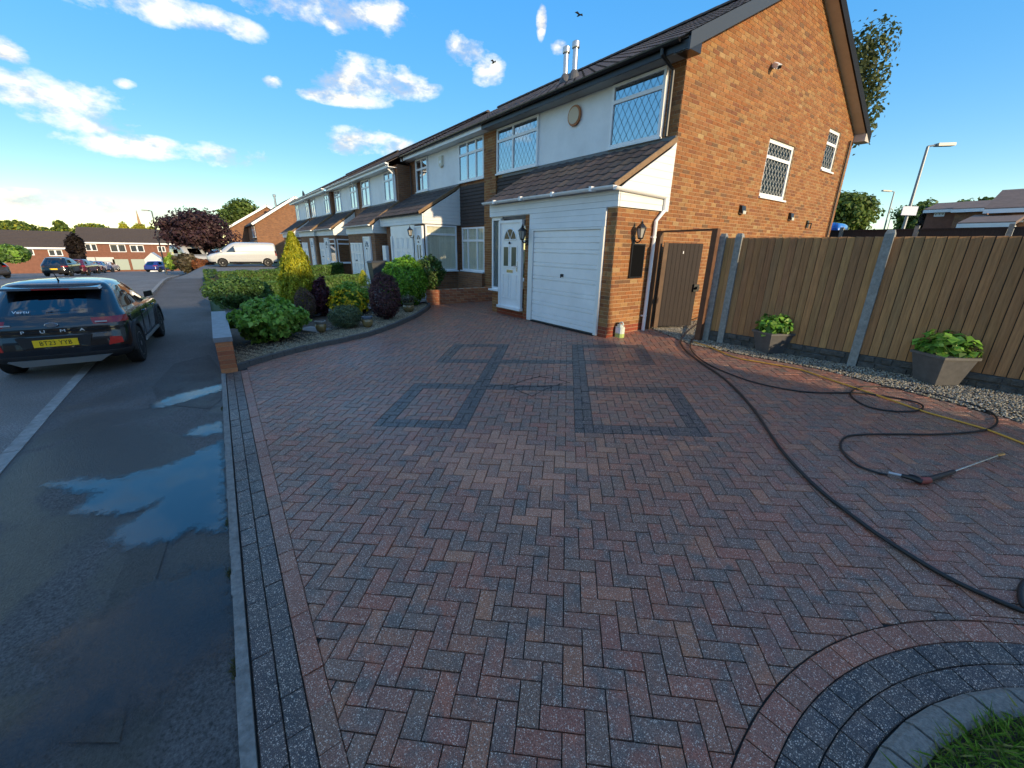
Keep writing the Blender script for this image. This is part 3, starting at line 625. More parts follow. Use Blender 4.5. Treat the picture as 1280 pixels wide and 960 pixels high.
def wall_cells(mb, pl, u0, u1, z0, z1, holes=(), reveal=.1):
    us = sorted({u0, u1, *[h[i] for h in holes for i in (0, 1)]}); zs = sorted({z0, z1, *[h[i] for h in holes for i in (2, 3)]})
    flip = np.dot(np.cross(pl.u, [0, 0, 1]), pl.n) < 0
    for a, b in zip(us, us[1:]):
        for c, d in zip(zs, zs[1:]):
            if any(h[0] <= (a+b)/2 <= h[1] and h[2] <= (c+d)/2 <= h[3] for h in holes): continue
            f = [0, 1, 2, 3]; mb.add([pl.p(a, c), pl.p(b, c), pl.p(b, d), pl.p(a, d)], [f[::-1] if flip else f])
    for h in holes:
        q = [(h[0], h[2]), (h[1], h[2]), (h[1], h[3]), (h[0], h[3])]
        for i in range(4):
            a, b = q[i], q[(i+1) % 4]; f = [0, 1, 2, 3]; mb.add([pl.p(*a), pl.p(*b), pl.p(*b, -reveal), pl.p(*a, -reveal)], [f[::-1] if flip else f])
def lattice(parent, pl, u0, u1, z0, z1, d, pitch=.16, r=1.65, wd=.006, m_=None):
    m = MB(); s = pitch*r
    def seg(a, b):
        a, b = np.array(a), np.array(b); t = b-a; L = np.linalg.norm(t)
        if L < .02: return
        n = np.array([-t[1], t[0]])/L*wd/2; q = [a-n, b-n, b+n, a+n]; f = [0, 1, 2, 3]
        if np.dot(np.cross(pl.u, [0, 0, 1]), pl.n) < 0: f = f[::-1]
        m.add([pl.p(*p, d) for p in q], [f])
    k = -40
    while k < 60:
        for sg in (1, -1):
            pts = []
            # line (z-z0) = sg*r*(u-u0) + k*s, clipped to the pane
            for u in (u0, u1):
                z = z0+sg*r*(u-u0)+k*s
                if z0 <= z <= z1: pts.append((u, z))
            for z in (z0, z1):
                u = u0+(z-z0-k*s)/(sg*r)
                if u0 < u < u1: pts.append((u, z))
            if len(pts) >= 2: seg(pts[0], pts[1])
        k += 1
    if m.f: m.build('lead_lattice', m_ or LEAD, parent)
def window(parent, pl, u0, u1, z0, z1, d=.0, cols=(), transom=None, lat=False, back=None, gl='glass', sill=.05, fw_=.055, arch=False, blind=False, split_top=True):
    """a framed window: window > pane, lead_lattice, sill, blind; cols = inner mullion positions (0..1)"""
    u0, u1 = sorted((u0, u1)); f = MB(); D0, D1 = d, d+.05
    pl.box(f, u0, u0+fw_, z0, z1, D0, D1); pl.box(f, u1-fw_, u1, z0, z1, D0, D1); pl.box(f, u0+fw_, u1-fw_, z0, z0+fw_, D0, D1-.002); pl.box(f, u0+fw_, u1-fw_, z1-fw_, z1, D0, D1-.002)
    ed = [u0+fw_]+[u0+(u1-u0)*c for c in cols]+[u1-fw_]
    zt_ = z0+(z1-z0)*transom if transom else None
    for c in ed[1:-1]:
        pl.box(f, c-.03, c+.03, z0+fw_, (zt_ if (zt_ and not split_top) else z1-fw_), D0, D1-.004)
    if zt_: pl.box(f, u0+fw_, u1-fw_, zt_-.035, zt_+.035, D0, D1-.001)
    w = f.build('window', WHITE, parent)
    if sill: s = MB(); pl.box(s, u0-.03, u1+.03, z0-.04, z0, d-.01, d+sill+.05); s.build('sill', WHITE, w)
    bk = MB(); pl.box(bk, u0+.01, u1-.01, z0+.01, z1-.01, d-.012, d-.004); bk.build('blind' if blind else 'room_backing', back or DARK, w)
    rows = [(z0+fw_, z1-fw_)] if not zt_ else [(z0+fw_, zt_-.035), (zt_+.035, z1-fw_)]
    for ri, (za, zb) in enumerate(rows):
        e = ed if not (zt_ and ri == 1 and not split_top) else [ed[0], ed[-1]]
        for a, b in zip(e, e[1:]):
            a2 = a+(.03 if a != ed[0] else 0); b2 = b-(.03 if b != ed[-1] else 0); g = MB(); pl.box(g, a2, b2, za, zb, d+.016, d+.020); pn = g.build('pane', MATS[gl], w)
            if lat: lattice(w, pl, a2, b2, za, zb, d+.024, **({} if lat is True else lat))
            if blind:
                s = MB(); n = max(2, int((b2-a2)/.085))
                for k in range(n): uu = a2+(b2-a2)*(k+.5)/n; pl.box(s, uu-.036, uu+.036, za, zb, d+.0+.003*(k % 2), d+.004+.003*(k % 2))
                s.build('slat_blind', CURT, w)
    return w
# roof tiles
TW, TL = .30, .335
def tile_mesh(x, ya, za, yb, zb, up, col, mb, flip=False):
    d = np.array([0, yb-ya, zb-za]); L = np.linalg.norm(d); d /= L; n = np.array([0, -d[2], d[1]]) if d[1] > 0 else np.array([0, d[2], -d[1]])
    if n[2] < 0: n = -n
    px = [0, .045, .09, .15, .21, .255, .30]; hh = [.020, .011, .001, 0, .001, .011, .020]; o = np.array([x, ya, za]); v = []
    for lift, s in ((.024, -.03), (.008, L+.02)):
        v += [o+np.array([a*TW/.3, 0, 0])+d*s+n*(h+lift) for a, h in zip(px, hh)]
    v += [o+np.array([a*TW/.3, 0, 0])+d*-.03+n*(h+.006) for a, h in zip(px, hh)]
    f = [[i, i+1, 8+i, 7+i] for i in range(6)]+[[14+i, 15+i, i+1, i] for i in range(6)]
    if d[1] < 0: f = [q[::-1] for q in f]
    mb.add(v, f, col)
TC = [(.075, .055, .048), (.065, .050, .046), (.090, .066, .055), (.058, .047, .044)]
def tile_roof(parent, x0, x1, ya, za, yb, zb, solo=0, cols=TC):
    L = math.hypot(yb-ya, zb-za); nr = max(1, int(round(L/TL))); nc = max(1, int(round((x1-x0)/TW))); lst = []
    for r in range(nr):
        for c in range(nc):
            t0, t1 = r/nr, (r+1)/nr; lst.append((x0+(x1-x0)*c/nc, ya+(yb-ya)*t0, za+(zb-za)*t0, ya+(yb-ya)*t1, za+(zb-za)*t1))
    order = sorted(range(len(lst)), key=lambda k: np.linalg.norm(np.array(lst[k][:3])-C0)); s = set(order[:solo]); rest = MB()
    for k, q in enumerate(lst):
        if k in s: m = MB(); tile_mesh(*q, 0, jit(random.choice(cols), .16), m); m.build('tile', TILE, parent)
        else: tile_mesh(*q, 0, jit(random.choice(cols), .16), rest)
    if rest.f: tag(rest.build('tile_field', TILE, parent), kind='stuff')
def gutter(name, parent, a, b, r, m, brackets=0):
    g = MB(); a, b = np.array(a, float), np.array(b, float); d = (b-a)/np.linalg.norm(b-a); s = np.cross(d, [0, 0, 1.]); prof = [(math.cos(t)*r, math.sin(t)*r) for t in [math.pi*(1+k/8) for k in range(9)]]+[(r*.8, 0), (-r*.8, 0)]
    g.hexa([a+s*p+np.array([0, 0, q]) for p, q in prof], [b+s*p+np.array([0, 0, q]) for p, q in prof]); o = g.build(name, m, parent)
    for k in range(brackets):
        c = a+(b-a)*(k+.5)/brackets; h = MB(); h.bar(c-d*.03-np.array([0, 0, r*.35]), c+d*.03-np.array([0, 0, r*.35]), r*2.35, r*1.5); h.build('bracket', m, o)
    return o
def panel_door(parent, pl, u0, u1, z0, z1, d, fan=False, lights=True, handle_u=.86, name='front_door', long_light=False):
    """white moulded door: door > moulded panels, glass lights, fanlight, letterbox, handle"""
    m = MB(); pl.box(m, u0-.07, u0, z0-.03, z1+.06, d, d+.07); pl.box(m, u1, u1+.07, z0-.03, z1+.06, d, d+.07); pl.box(m, u0, u1, z1, z1+.06, d, d+.068); pl.box(m, u0-.09, u1+.09, z0-.06, z0, d, d+.11)
    fr = m.build('door_frame', WHITE, parent); m = MB(); pl.box(m, u0, u1, z0, z1, d+.01, d+.045); dr = m.build(name, WHITE, parent); w, h = u1-u0, z1-z0
    def raised(a, b, c, e):
        for q in ((a, b, c, c+.018), (a, b, e-.018, e), (a, a+.018, c+.018, e-.018), (b-.018, b, c+.018, e-.018)): k = MB(); pl.box(k, *q, d+.045, d+.058); k.build('moulding', WHITE, dr)
        k = MB(); pl.box(k, a+.04, b-.04, c+.04, e-.04, d+.045, d+.053); k.build('door_panel', WHITE, dr)
    for a, b in ((.14, .46), (.54, .86)):
        raised(u0+w*a, u0+w*b, z0+h*.10, z0+h*.40)
        if lights:
            k = MB(); pl.box(k, u0+w*a, u0+w*b, z0+h*.48, z0+h*.74, d+.045, d+.056); k.build('light_frame', WHITE, dr); k = MB(); pl.box(k, u0+w*a+.035, u0+w*b-.035, z0+h*.48+.035, z0+h*.74-.035, d+.056, d+.058); k.build('door_glass', mat('door_glass', (.05, .08, .07), .25, spec=.3), dr)
        else: raised(u0+w*a, u0+w*b, z0+h*.46, z0+h*.78)
    # fanlight
    k = MB(); cz, cu, r = z0+h*.81, u0+w/2, w*.30; N_ = 12; fl = np.dot(np.cross(pl.u, [0, 0, 1]), pl.n) < 0
    arc = [(cu+r*math.cos(math.pi*i/N_), cz+r*math.sin(math.pi*i/N_)) for i in range(N_+1)]
    for i in range(N_):
        a, b = arc[i], arc[i+1]; f = [0, 1, 2]; k.add([pl.p(cu, cz, d+.05), pl.p(*a, d+.05), pl.p(*b, d+.05)], [f[::-1] if fl else f])
    k.build('fanlight', mat('fan_glass', (.02, .025, .03), .2, spec=.25), dr)
    for ang in (30, 60, 90, 120, 150) if fan else (60, 120): k = MB(); k.bar(pl.p(cu, cz, d+.055), pl.p(cu+r*math.cos(R_(ang)), cz+r*math.sin(R_(ang)), d+.055), .016, .01, up=pl.n); k.build('glazing_bar', WHITE, dr)
    k = MB(); k.tube([pl.p(a[0], a[1], d+.05) for a in arc]+[pl.p(*arc[0], d+.05)], .014, 6); k.build('fanlight_rim', WHITE, dr)
    k = MB(); pl.box(k, cu-.13, cu+.13, z0+h*.42, z0+h*.455, d+.045, d+.055); k.build('letterbox', mat('chrome', (.6, .6, .62), .2, metal=1), dr)
    k = MB(); k.tube([pl.p(cu, z0+h*.765, d+.05), pl.p(cu, z0+h*.765, d+.09)], .012, 8); k.lathe([(.0, -.03), (.022, -.02), (.026, .0), (.014, .03), (0, .035)], pl.p(cu, z0+h*.77, d+.075), 10); k.build('knocker', BLACKP, dr)
    hu = u0+w*handle_u; k = MB(); pl.box(k, hu-.015, hu+.015, z0+h*.44, z0+h*.56, d+.045, d+.055); k.tube([pl.p(hu, z0+h*.5, d+.055), pl.p(hu, z0+h*.5, d+.09), pl.p(hu-.10, z0+h*.5, d+.09)], .010, 6); k.build('handle', MATS['chrome'] if False else mat('chrome', (.6, .6, .62), .2, metal=1), dr)
    return dr
def garage_door(parent, pl, u0, u1, z0, z1, d, slats=True):
    m = MB(); pl.box(m, u0, u1, z0, z1, d, d+.012); g = m.build('garage_door', WHITE, parent); h = z1-z0
    if slats:
        fr = [0, .055, .105, .195, .235, .335, .375, .48, .52, .625, .665, .77, .81, .875, .93, 1.0]
        for k, (a, b) in enumerate(zip(fr, fr[1:])):
            m = MB(); za, zb = z0+h*a+.004, z0+h*b-.004; dd = d+.032+(.004 if k % 2 else 0)
            B = [pl.p(u0+.004, za, d+.010), pl.p(u1-.004, za, d+.010), pl.p(u1-.004, zb, d+.010), pl.p(u0+.004, zb, d+.010)]; T = [pl.p(u0+.004, za+.008, dd), pl.p(u1-.004, za+.008, dd), pl.p(u1-.004, zb-.008, dd), pl.p(u0+.004, zb-.008, dd)]
            m.hexa(B, T); m.build('slat', WHITE, g)
    else:
        for i in range(4):
            for j in range(4):
                a, b = u0+(u1-u0)*(i+.1)/4, u0+(u1-u0)*(i+.9)/4; c, e = z0+h*(j+.1)/4, z0+h*(j+.9)/4; m = MB()
                for q in ((a, b, c, c+.02), (a, b, e-.02, e), (a, a+.02, c+.02, e-.02), (b-.02, b, c+.02, e-.02)): pl.box(m, *q, d+.012, d+.026)
                m.build('door_panel', WHITE, g)
    m = MB(); uc, zc = (u0+u1)/2, z0+h*.545; pl.box(m, uc-.03, uc+.03, zc-.03, zc+.03, d+.02, d+.042); m.tube([pl.p(uc, zc, d+.03), pl.p(uc, zc, d+.085)], .012, 8); m.tube([pl.p(uc, zc-.05, d+.085), pl.p(uc, zc+.03, d+.085)], .012, 8); m.build('handle', mat('dark_metal', (.05, .05, .055), .4, metal=.6), g)
    return g
def lantern(loc, n, label):
    """coach lantern: backplate, bracket, cage, glass, cap"""
    L = np.array(loc, float); n = np.array(n, float); t = thing('wall_lantern', label, 'lamp', tuple(L)); c = L+n*.16+np.array([0, 0, .10])
    side = np.cross(n, [0, 0, 1.])
    m = MB(); m.hexa([L+side*a+np.array([0, 0, b]) for a, b in ((-.045, -.10), (.045, -.10), (.045, .06), (-.045, .06))], [L+n*.025+side*a+np.array([0, 0, b]) for a, b in ((-.03, -.08), (.03, -.08), (.03, .04), (-.03, .04))]); m.build('backplate', BLACKP, t)
    m = MB(); m.tube(spline([L+n*.02, L+n*.09+np.array([0, 0, -.05]), L+n*.16+np.array([0, 0, -.02]), c+np.array([0, 0, -.07])], 5), .013, 8); m.build('bracket', BLACKP, t)
    m = MB(); m.lathe([(.01, -.10), (.05, -.085), (.055, -.07), (.05, -.065)], c, 6); m.lathe([(.105, .10), (.10, .115), (.05, .165), (.022, .19), (.03, .205), (.012, .225), (.006, .26)], c, 6); cg = m.build('lantern_cap', BLACKP, t)
    for k in range(6):
        a = math.pi*2*k/6; m = MB(); m.bar(c+np.array([.05*math.cos(a), .05*math.sin(a), -.07]), c+np.array([.09*math.cos(a), .09*math.sin(a), .105]), .010, .010, up=(math.cos(a+1.57), math.sin(a+1.57), 0)); m.build('cage_bar', BLACKP, t)
    m = MB(); m.lathe([(.045, -.065), (.084, .10)], c, 6); m.build('lantern_glass', mat('lamp_glass', (.45, .43, .38), .15), t)
    return t
# ------------------------------------------------------------------ one terrace house
EAVE, RIDGE = (7.28, 5.52), (12.2, 8.12)
def house(name, label, x0, x1, Yf, Yp, up_, porch, group=None, dz=0.0, roof_solo=0, lean_solo=0, white_gutter=True, main=False, win_lat=False, side_glazed=False, doors=None, pg=False):
    """x0 right end, x1 left end, Yf facade, Yp porch front, up_: upper windows [(ua,ub,cols,transom)], porch=(xr,xl)"""
    H = thing(name, label, 'house', ((x0+x1)/2, Yf, .38), group); P1, PP = FR(Yf), FR(Yp); dY = Yf-7.7
    zb = .25
    # body
    w = MB()
    if not main: w.box(x1, x0, Yf, 16.75+dY, zb, 5.5+dz)
    else:
        w.add([(x1, Yf, zb), (x0, Yf, zb), (x0, Yf, 5.5), (x1, Yf, 5.5)], [[0, 1, 2, 3]]); rw = MB(); rw.add([(x1, 16.75, zb), (x0, 16.75, zb), (x0, 16.75, 5.5), (x1, 16.75, 5.5)], [[3, 2, 1, 0]]); rw.build('rear_wall', BRF, H)
    wall = w.build('wall', MORTAR if main else BRF, H)
    lst = []
    # roof
    ry = (EAVE[0]+dY, EAVE[1]+dz); rr_ = (RIDGE[0]+dY, RIDGE[1]+dz); rb = (17.15+dY, EAVE[1]+dz); ov = .30 if main else 0
    m = MB()
    for (ya, za, yb, zb_) in ((ry[0], ry[1], rr_[0], rr_[1]), (rb[0], rb[1], rr_[0], rr_[1])):
        m.add([(x1, ya, za), (x0+ov, ya, za), (x0+ov, yb, zb_), (x1, yb, zb_), (x1, ya, za-.03), (x0+ov, ya, za-.03), (x0+ov, yb, zb_-.03), (x1, yb, zb_-.03)], [[0, 1, 2, 3], [4, 5, 6, 7], [0, 1, 5, 4], [1, 2, 6, 5], [3, 2, 6, 7], [0, 3, 7, 4]])
    roof = m.build('roof', mat('roof_deck', (.07, .055, .05), .9), H)
    tile_roof(roof, x1, x0+ov, ry[0], ry[1], rr_[0], rr_[1], roof_solo); tile_roof(roof, x1, x0+ov, rb[0], rb[1], rr_[0], rr_[1], 0)
    m = MB()
    for k in range(int((x0+ov-x1)/.45)+1):
        a = x1+.45*k; b = min(x0+ov, a+.46); r = .11; pf = [(math.cos(t)*r, math.sin(t)*r*.8) for t in [math.pi*i/6 for i in range(7)]]
        m.hexa([(a, rr_[0]+p, rr_[1]+q+.02) for p, q in pf], [(b, rr_[0]+p*1.06, rr_[1]+q*1.06+.02) for p, q in pf])
    rt = m.build('ridge_tiles', mat('ridge_tile', (.075, .06, .055), .85, n_scale=20, n_amt=.3), roof)
    # fascia, soffit and gutter
    m = MB(); m.box(x1, x0, ry[0]+.06, Yf-.0, ry[1]-.16, ry[1]-.14); m.build('soffit', GREYB if main else WHITE, H)
    m = MB(); m.box(x1, x0, ry[0]+.03, ry[0]+.06, ry[1]-.17, ry[1]-.01); m.build('fascia', BLACKP if main else WHITE, H)
    gutter('gutter', H, (x0+(.12 if main else 0), ry[0]-.025, ry[1]-.005), (x1, ry[0]-.025, ry[1]-.005), .062, WHITE if white_gutter else BLACKP)
    # upper floor: panels and windows
    zl, zh = 4.16+dz, 5.34+dz
    xa, xb = min(min(u[0], u[1]) for u in up_), max(max(u[0], u[1]) for u in up_)
    m = MB(); P1.box(m, xa-.02, xb+.02, zl-.02, zh+.02, .0, .03); m.build('white_panel', WHITEP, H)
    if main: m = MB(); P1.box(m, xa-.02, xb+.02, zh+.02, ry[1]-.162, .0, .036); m.build('head_board', GREYB, H)
    for (ua, ub, cols, tr, st) in up_: window(H, P1, ua, ub, zl, zh, .03, cols, tr, lat=win_lat, split_top=st, back=DARK if main else mat('net_curtain', (.30, .32, .34), .9, n_scale=30, n_amt=.3, stretch=(1, 1, .1)), sill=.03)
    m = MB(); P1.box(m, min(porch)-.1 if not main else x1+.62, max(porch), zl-.12, zl-.03, .0, .055); m.build('lead_flashing', mat('flashing', (.14, .145, .155), .55, metal=.3), H)
    # porch: lean-to roof with boxed fascia
    xr, xl = max(porch), min(porch); ez = 3.12+dz; ey = Yp-.16; tz = 4.08+dz
    m = MB(); m.add([(xl, ey, ez), (xr, ey, ez), (xr, Yf, tz), (xl, Yf, tz), (xl, ey, ez-.04), (xr, ey, ez-.04), (xr, Yf, tz-.04), (xl, Yf, tz-.04)], [[0, 1, 2, 3], [4, 5, 6, 7], [0, 1, 5, 4], [1, 2, 6, 5], [3, 2, 6, 7], [0, 3, 7, 4]]); lr = m.build('porch_roof', MATS['roof_deck'], H)
    tile_roof(lr, xl, xr, ey, ez, Yf-.02, tz-.01, lean_solo)
    m = MB(); d = np.array([0, Yf-ey, tz-ez]); m.bar((xr+.012, ey, ez+.0), (xr+.012, Yf, tz), .03, .09, up=(0, 0, 1)); m.build('verge_board', mat('verge', (.24, .15, .08), .8, n_scale=10), lr)
    # boxed fascia boards
    fz0, fz1 = 2.79+dz, 3.10+dz; nb = 3
    for k in range(nb):
        za, zb2 = fz0+(fz1-fz0)*k/nb+.002, fz0+(fz1-fz0)*(k+1)/nb-.002
        m = MB(); PP.box(m, xl, xr+.03, za, zb2, .005, .045+.004*(k % 2)); m.build('fascia_board', WHITEP, H)
        if not side_glazed or True: m = MB(); SD(xr).box(m, Yp+.002, Yf-.02, za, zb2, .010, .032+.003*(k % 2)); m.build('side_board', CREAM, H)
    m = MB(); m.box(xl, xr, Yp-.005, Yf, fz0-.012, fz0-.002); m.build('porch_soffit', WHITE, H)
    # cladding triangle
    n_b = 7; zz_ = lin(fz1, tz-.07, n_b)
    for k in range(n_b):
        def ys(z): return ey+.04+(Yf-ey)*(z-ez+.07)/(tz-ez)
        za, zb2 = zz_[k]+.002, zz_[k+1]-.002; m = MB(); yA, yB = ys(za), ys(zb2)
        if yA > Yf-.05: continue
        m.hexa([(xr+.0, max(yA, Yp), za), (xr+.03, max(yA, Yp), za), (xr+.03, Yf-.02, za), (xr, Yf-.02, za)], [(xr, min(max(yB, Yp), Yf-.03), zb2), (xr+.03, min(max(yB, Yp), Yf-.03), zb2), (xr+.03, Yf-.02, zb2), (xr, Yf-.02, zb2)]); m.build('gable_board', CREAM, H)
    if pg: gutter('porch_gutter', H, (xr+.05, ey-.03, ez-.0), (xl-.08, ey-.03, ez-.0), .055, WHITE, 4 if main else 0)
    return H, wall, P1, PP
# ------------------------------------------------------------------ end house beside the driveway
XG = -5.27
H1, W1, F1, PF1 = house('end_terrace_house', 'brick end of terrace house with white garage door and dark lean-to roof', XG, -11.64, 7.7, 6.2, [(-6.92, -5.62, (), .72, False), (-11.3, -9.38, (.42,), .72, True)], (XG, -9.42), roof_solo=300, lean_solo=90, white_gutter=False, main=True, win_lat=True, pg=True)
G1 = SD(XG); hol = [(11.4, 12.85, 3.38, 4.66), (14.78, 15.66, 4.36, 5.40)]
m = MB(); wall_cells(m, G1, 7.7, 16.75, .25, 5.5, hol, .09); m.add([G1.p(7.7, 5.5), G1.p(16.75, 5.5), G1.p(12.2, 8.08)], [[0, 1, 2]])
wall_cells(m, G1, 6.2, 7.7, .25, 2.8); wall_cells(m, FR(6.2), -5.5, XG, .25, 2.8); m.add([FR(6.2).p(-5.5, .25), FR(6.2).p(-5.5, .25, -.1), FR(6.2).p(-5.5, 2.8, -.1), FR(6.2).p(-5.5, 2.8)], [[0, 1, 2, 3]])
m.box(-7.96, -7.76, 6.2, 6.35, .25, 2.8); m.box(-9.12, -7.96, 6.22, 6.4, .25, .55); m.box(-9.42, -9.08, 6.24, 7.7, .25, .95)
gw = m.build('gable_wall', MORTAR, H1)
def gspan(z, a, b):
    if z < 5.5: return a, b
    k = (z-5.5)/(8.08-5.5); return 7.7+(12.2-7.7)*k, 16.75-(16.75-12.2)*k
lst = lay_bricks(G1, 7.7, 16.75, .3, 8.05, gspan, hol)
lst += lay_bricks(G1, 6.2, 7.7, .30, 2.8, red=4)
lst += lay_bricks(FR(6.2), -5.5, XG+.006, .30, 2.8, red=4)
lst += lay_bricks(FR(6.2), -7.96, -7.76, .30, 2.8, red=3)
lst += lay_bricks(FR(6.2), -9.12, -7.97, .30, .53, red=9)
lst += lay_bricks(SD(-9.08), 6.24, 7.7, .30, .95) + lay_bricks(FR(6.24), -9.42, -9.08, .3, .95)
lst += lay_bricks(FR(7.7), -5.61, XG+.006, 3.9, 5.4)
finish_bricks(lst, gw)
window(H1, G1, *hol[0], -.08, transom=.70, lat=dict(pitch=.17, r=1.5, wd=.016, m_=mat('pale_lead', (.42, .42, .40), .5)), gl='glass_dim', sill=.08, fw_=.09)
window(H1, G1, *hol[1], -.08, transom=.66, lat=dict(pitch=.17, r=1.5, wd=.014, m_=mat('pale_lead', (.42, .42, .40), .5)), gl='glass_dim', sill=.08, fw_=.08)
# verge of the main roof: bargeboards and soffits
def rp(y): return 5.52+(8.12-5.52)*((y-7.28)/(12.2-7.28) if y < 12.2 else (17.15-y)/(17.15-12.2))
for ya, yb, nm in ((7.28, 12.2, 'bargeboard'), (17.15, 12.2, 'bargeboard')):
    m = MB(); m.hexa([(XG+.27, ya, rp(ya)-.22), (XG+.31, ya, rp(ya)-.22), (XG+.31, ya, rp(ya)+.03), (XG+.27, ya, rp(ya)+.03)], [(XG+.27, yb, rp(yb)-.22), (XG+.31, yb, rp(yb)-.22), (XG+.31, yb, rp(yb)+.03), (XG+.27, yb, rp(yb)+.03)])
    m.build(nm, mat('barge_paint', (.008, .008, .010), .7, spec=.2) if ya > 10 else mat('barge_grey', (.035, .045, .062), .5), H1)
    m = MB(); m.add([(XG-.01, ya, rp(ya)-.21), (XG+.27, ya, rp(ya)-.21), (XG+.27, yb, rp(yb)-.21), (XG-.01, yb, rp(yb)-.21), (XG-.01, ya, rp(ya)-.19), (XG+.27, ya, rp(ya)-.19), (XG+.27, yb, rp(yb)-.19), (XG-.01, yb, rp(yb)-.19)], [[0, 1, 2, 3], [4, 5, 6, 7]]); m.build('verge_soffit', mat('verge_soffit', (.55, .50, .45), .7, n_scale=5, n_amt=.1), H1)
m = MB(); m.add([(XG-.01, 16.7, 5.30), (XG+.30, 16.7, 5.30), (XG+.30, 17.15, 5.30), (XG-.01, 17.15, 5.30)], [[0, 1, 2, 3]]); m.box(XG-.0, XG+.3, 16.72, 17.14, 5.305, 5.5); m.build('eaves_box', MATS['verge_soffit'], H1)
m = MB(); m.box(XG+.0, XG+.265, 7.31, 7.69, 5.34, 5.50); m.build('eaves_return', BLACKP, H1)
# front door, garage, porch window
panel_door(H1, PF1, -8.88, -8.06, .63, 2.62, .02)
m = MB(); PF1.box(m, -7.76, -7.60, .40, 2.46, .0, .06); PF1.box(m, -5.58, -5.50, .40, 2.46, .0, .06); PF1.box(m, -7.60, -5.58, 2.42, 2.46, .0, .058); m.build('garage_frame', CREAM, H1)
garage_door(H1, PF1, -7.595, -5.585, .42, 2.42, .0)
m = MB(); m.box(-7.6, -5.58, 6.13, 6.19, .385, .415); m.build('garage_threshold', BLACKP, H1)
for k in range(3):
    za, zb2 = 2.465+.108*k, 2.465+.108*(k+1)-.003; m = MB(); PF1.box(m, -7.76, -5.50, za, zb2, .0, .05); m.build('cladding_board', WHITEP, H1)
m = MB(); m.box(-9.40, -8.98, 6.24, 6.3, .99, 2.78); m.build('porch_side', WHITE, H1)
window(H1, FR(6.26), -9.40, -9.0, 1.0, 2.76, .0, gl='glass', sill=.10)
window(H1, F1, -11.2, -9.5, 1.15, 2.66, .0, (.5,), .72, gl='glass', sill=.05)
# dark hung cladding between porch and party pier
def hung(H, pl, u0, u1, z0, z1):
    n = int((z1-z0)/.10)
    for k in range(n):
        za = z0+(z1-z0)*k/n; zb2 = z0+(z1-z0)*(k+1)/n; m = MB(); B = [pl.p(u0, za, .005), pl.p(u1, za, .005), pl.p(u1, za, .045), pl.p(u0, za, .045)]; T = [pl.p(u0, zb2, .005), pl.p(u1, zb2, .005), pl.p(u1, zb2, .022), pl.p(u0, zb2, .022)]; m.hexa(B, T); m.build('hung_tile_course', mat('hung_tile', (.050, .036, .032), .8, n_scale=9, n_amt=.4), H)
hung(H1, F1, -11.32, -9.45, 2.70, 4.05)
# party pier
m = MB(); m.box(-11.98, -11.33, 7.62, 7.72, .25, 5.36); pw = m.build('party_pier', MORTAR, H1)
lst = lay_bricks(FR(7.62), -11.98, -11.33, .30, 5.36)+lay_bricks(SD(-11.33), 7.62, 7.7, .30, 5.36); finish_bricks(lst, pw, 120)
# gutters and downpipes
gutter('side_gutter', H1, (XG+.06, 5.99, 3.10), (XG+.06, 7.52, 3.06), .055, WHITE)
def pipe(H, pts, r, m, name='downpipe', clips=()):
    b = MB(); b.tube(pts, r, 10); o = b.build(name, m, H, smooth=False)
    for c in clips: k = MB(); k.bar(np.array(c)-[.06, 0, 0], np.array(c)+[.02, 0, 0], .1, .03); k.build('pipe_clip', m, o)
    return o
pipe(H1, [(XG+.07, 7.50, 3.06), (XG+.07, 7.50, 2.80), (XG+.065, 7.28, 2.60), (XG+.065, 7.28, .34)], .036, WHITE, clips=[(XG+.06, 7.28, 2.3), (XG+.06, 7.28, .75)])
pipe(H1, [(-5.50, 7.26, 5.48), (-5.50, 7.26, 5.38), (-5.46, 7.60, 5.2), (-5.46, 7.62, 4.14)], .034, BLACKP)
pipe(H1, [(XG+.05, 16.40, 5.3), (XG+.05, 16.40, .3)], .028, mat('pipe_dark', (.06, .045, .035), .6))
# flues through the roof
for (x, y) in ((-9.85, 8.9), (-9.33, 8.75)):
    zr_ = rp(y); m = MB(); m.lathe([(.17, -.08), (.13, .06), (.09, .14), (.075, .16)], (x, y, zr_+.05), 14); fl = m.build('flue', mat('flue_skirt', (.09, .09, .095), .6), H1); m = MB(); m.lathe([(.068, 0), (.068, .48), (.062, .49), (.062, .54)], (x, y, zr_+.18), 14); m.build('flue_pipe', STEEL, fl); m = MB(); m.lathe([(.095, 0), (.10, .02), (.10, .13), (.03, .17)], (x, y, zr_+.69), 14); m.build('flue_cap', STEEL, fl)
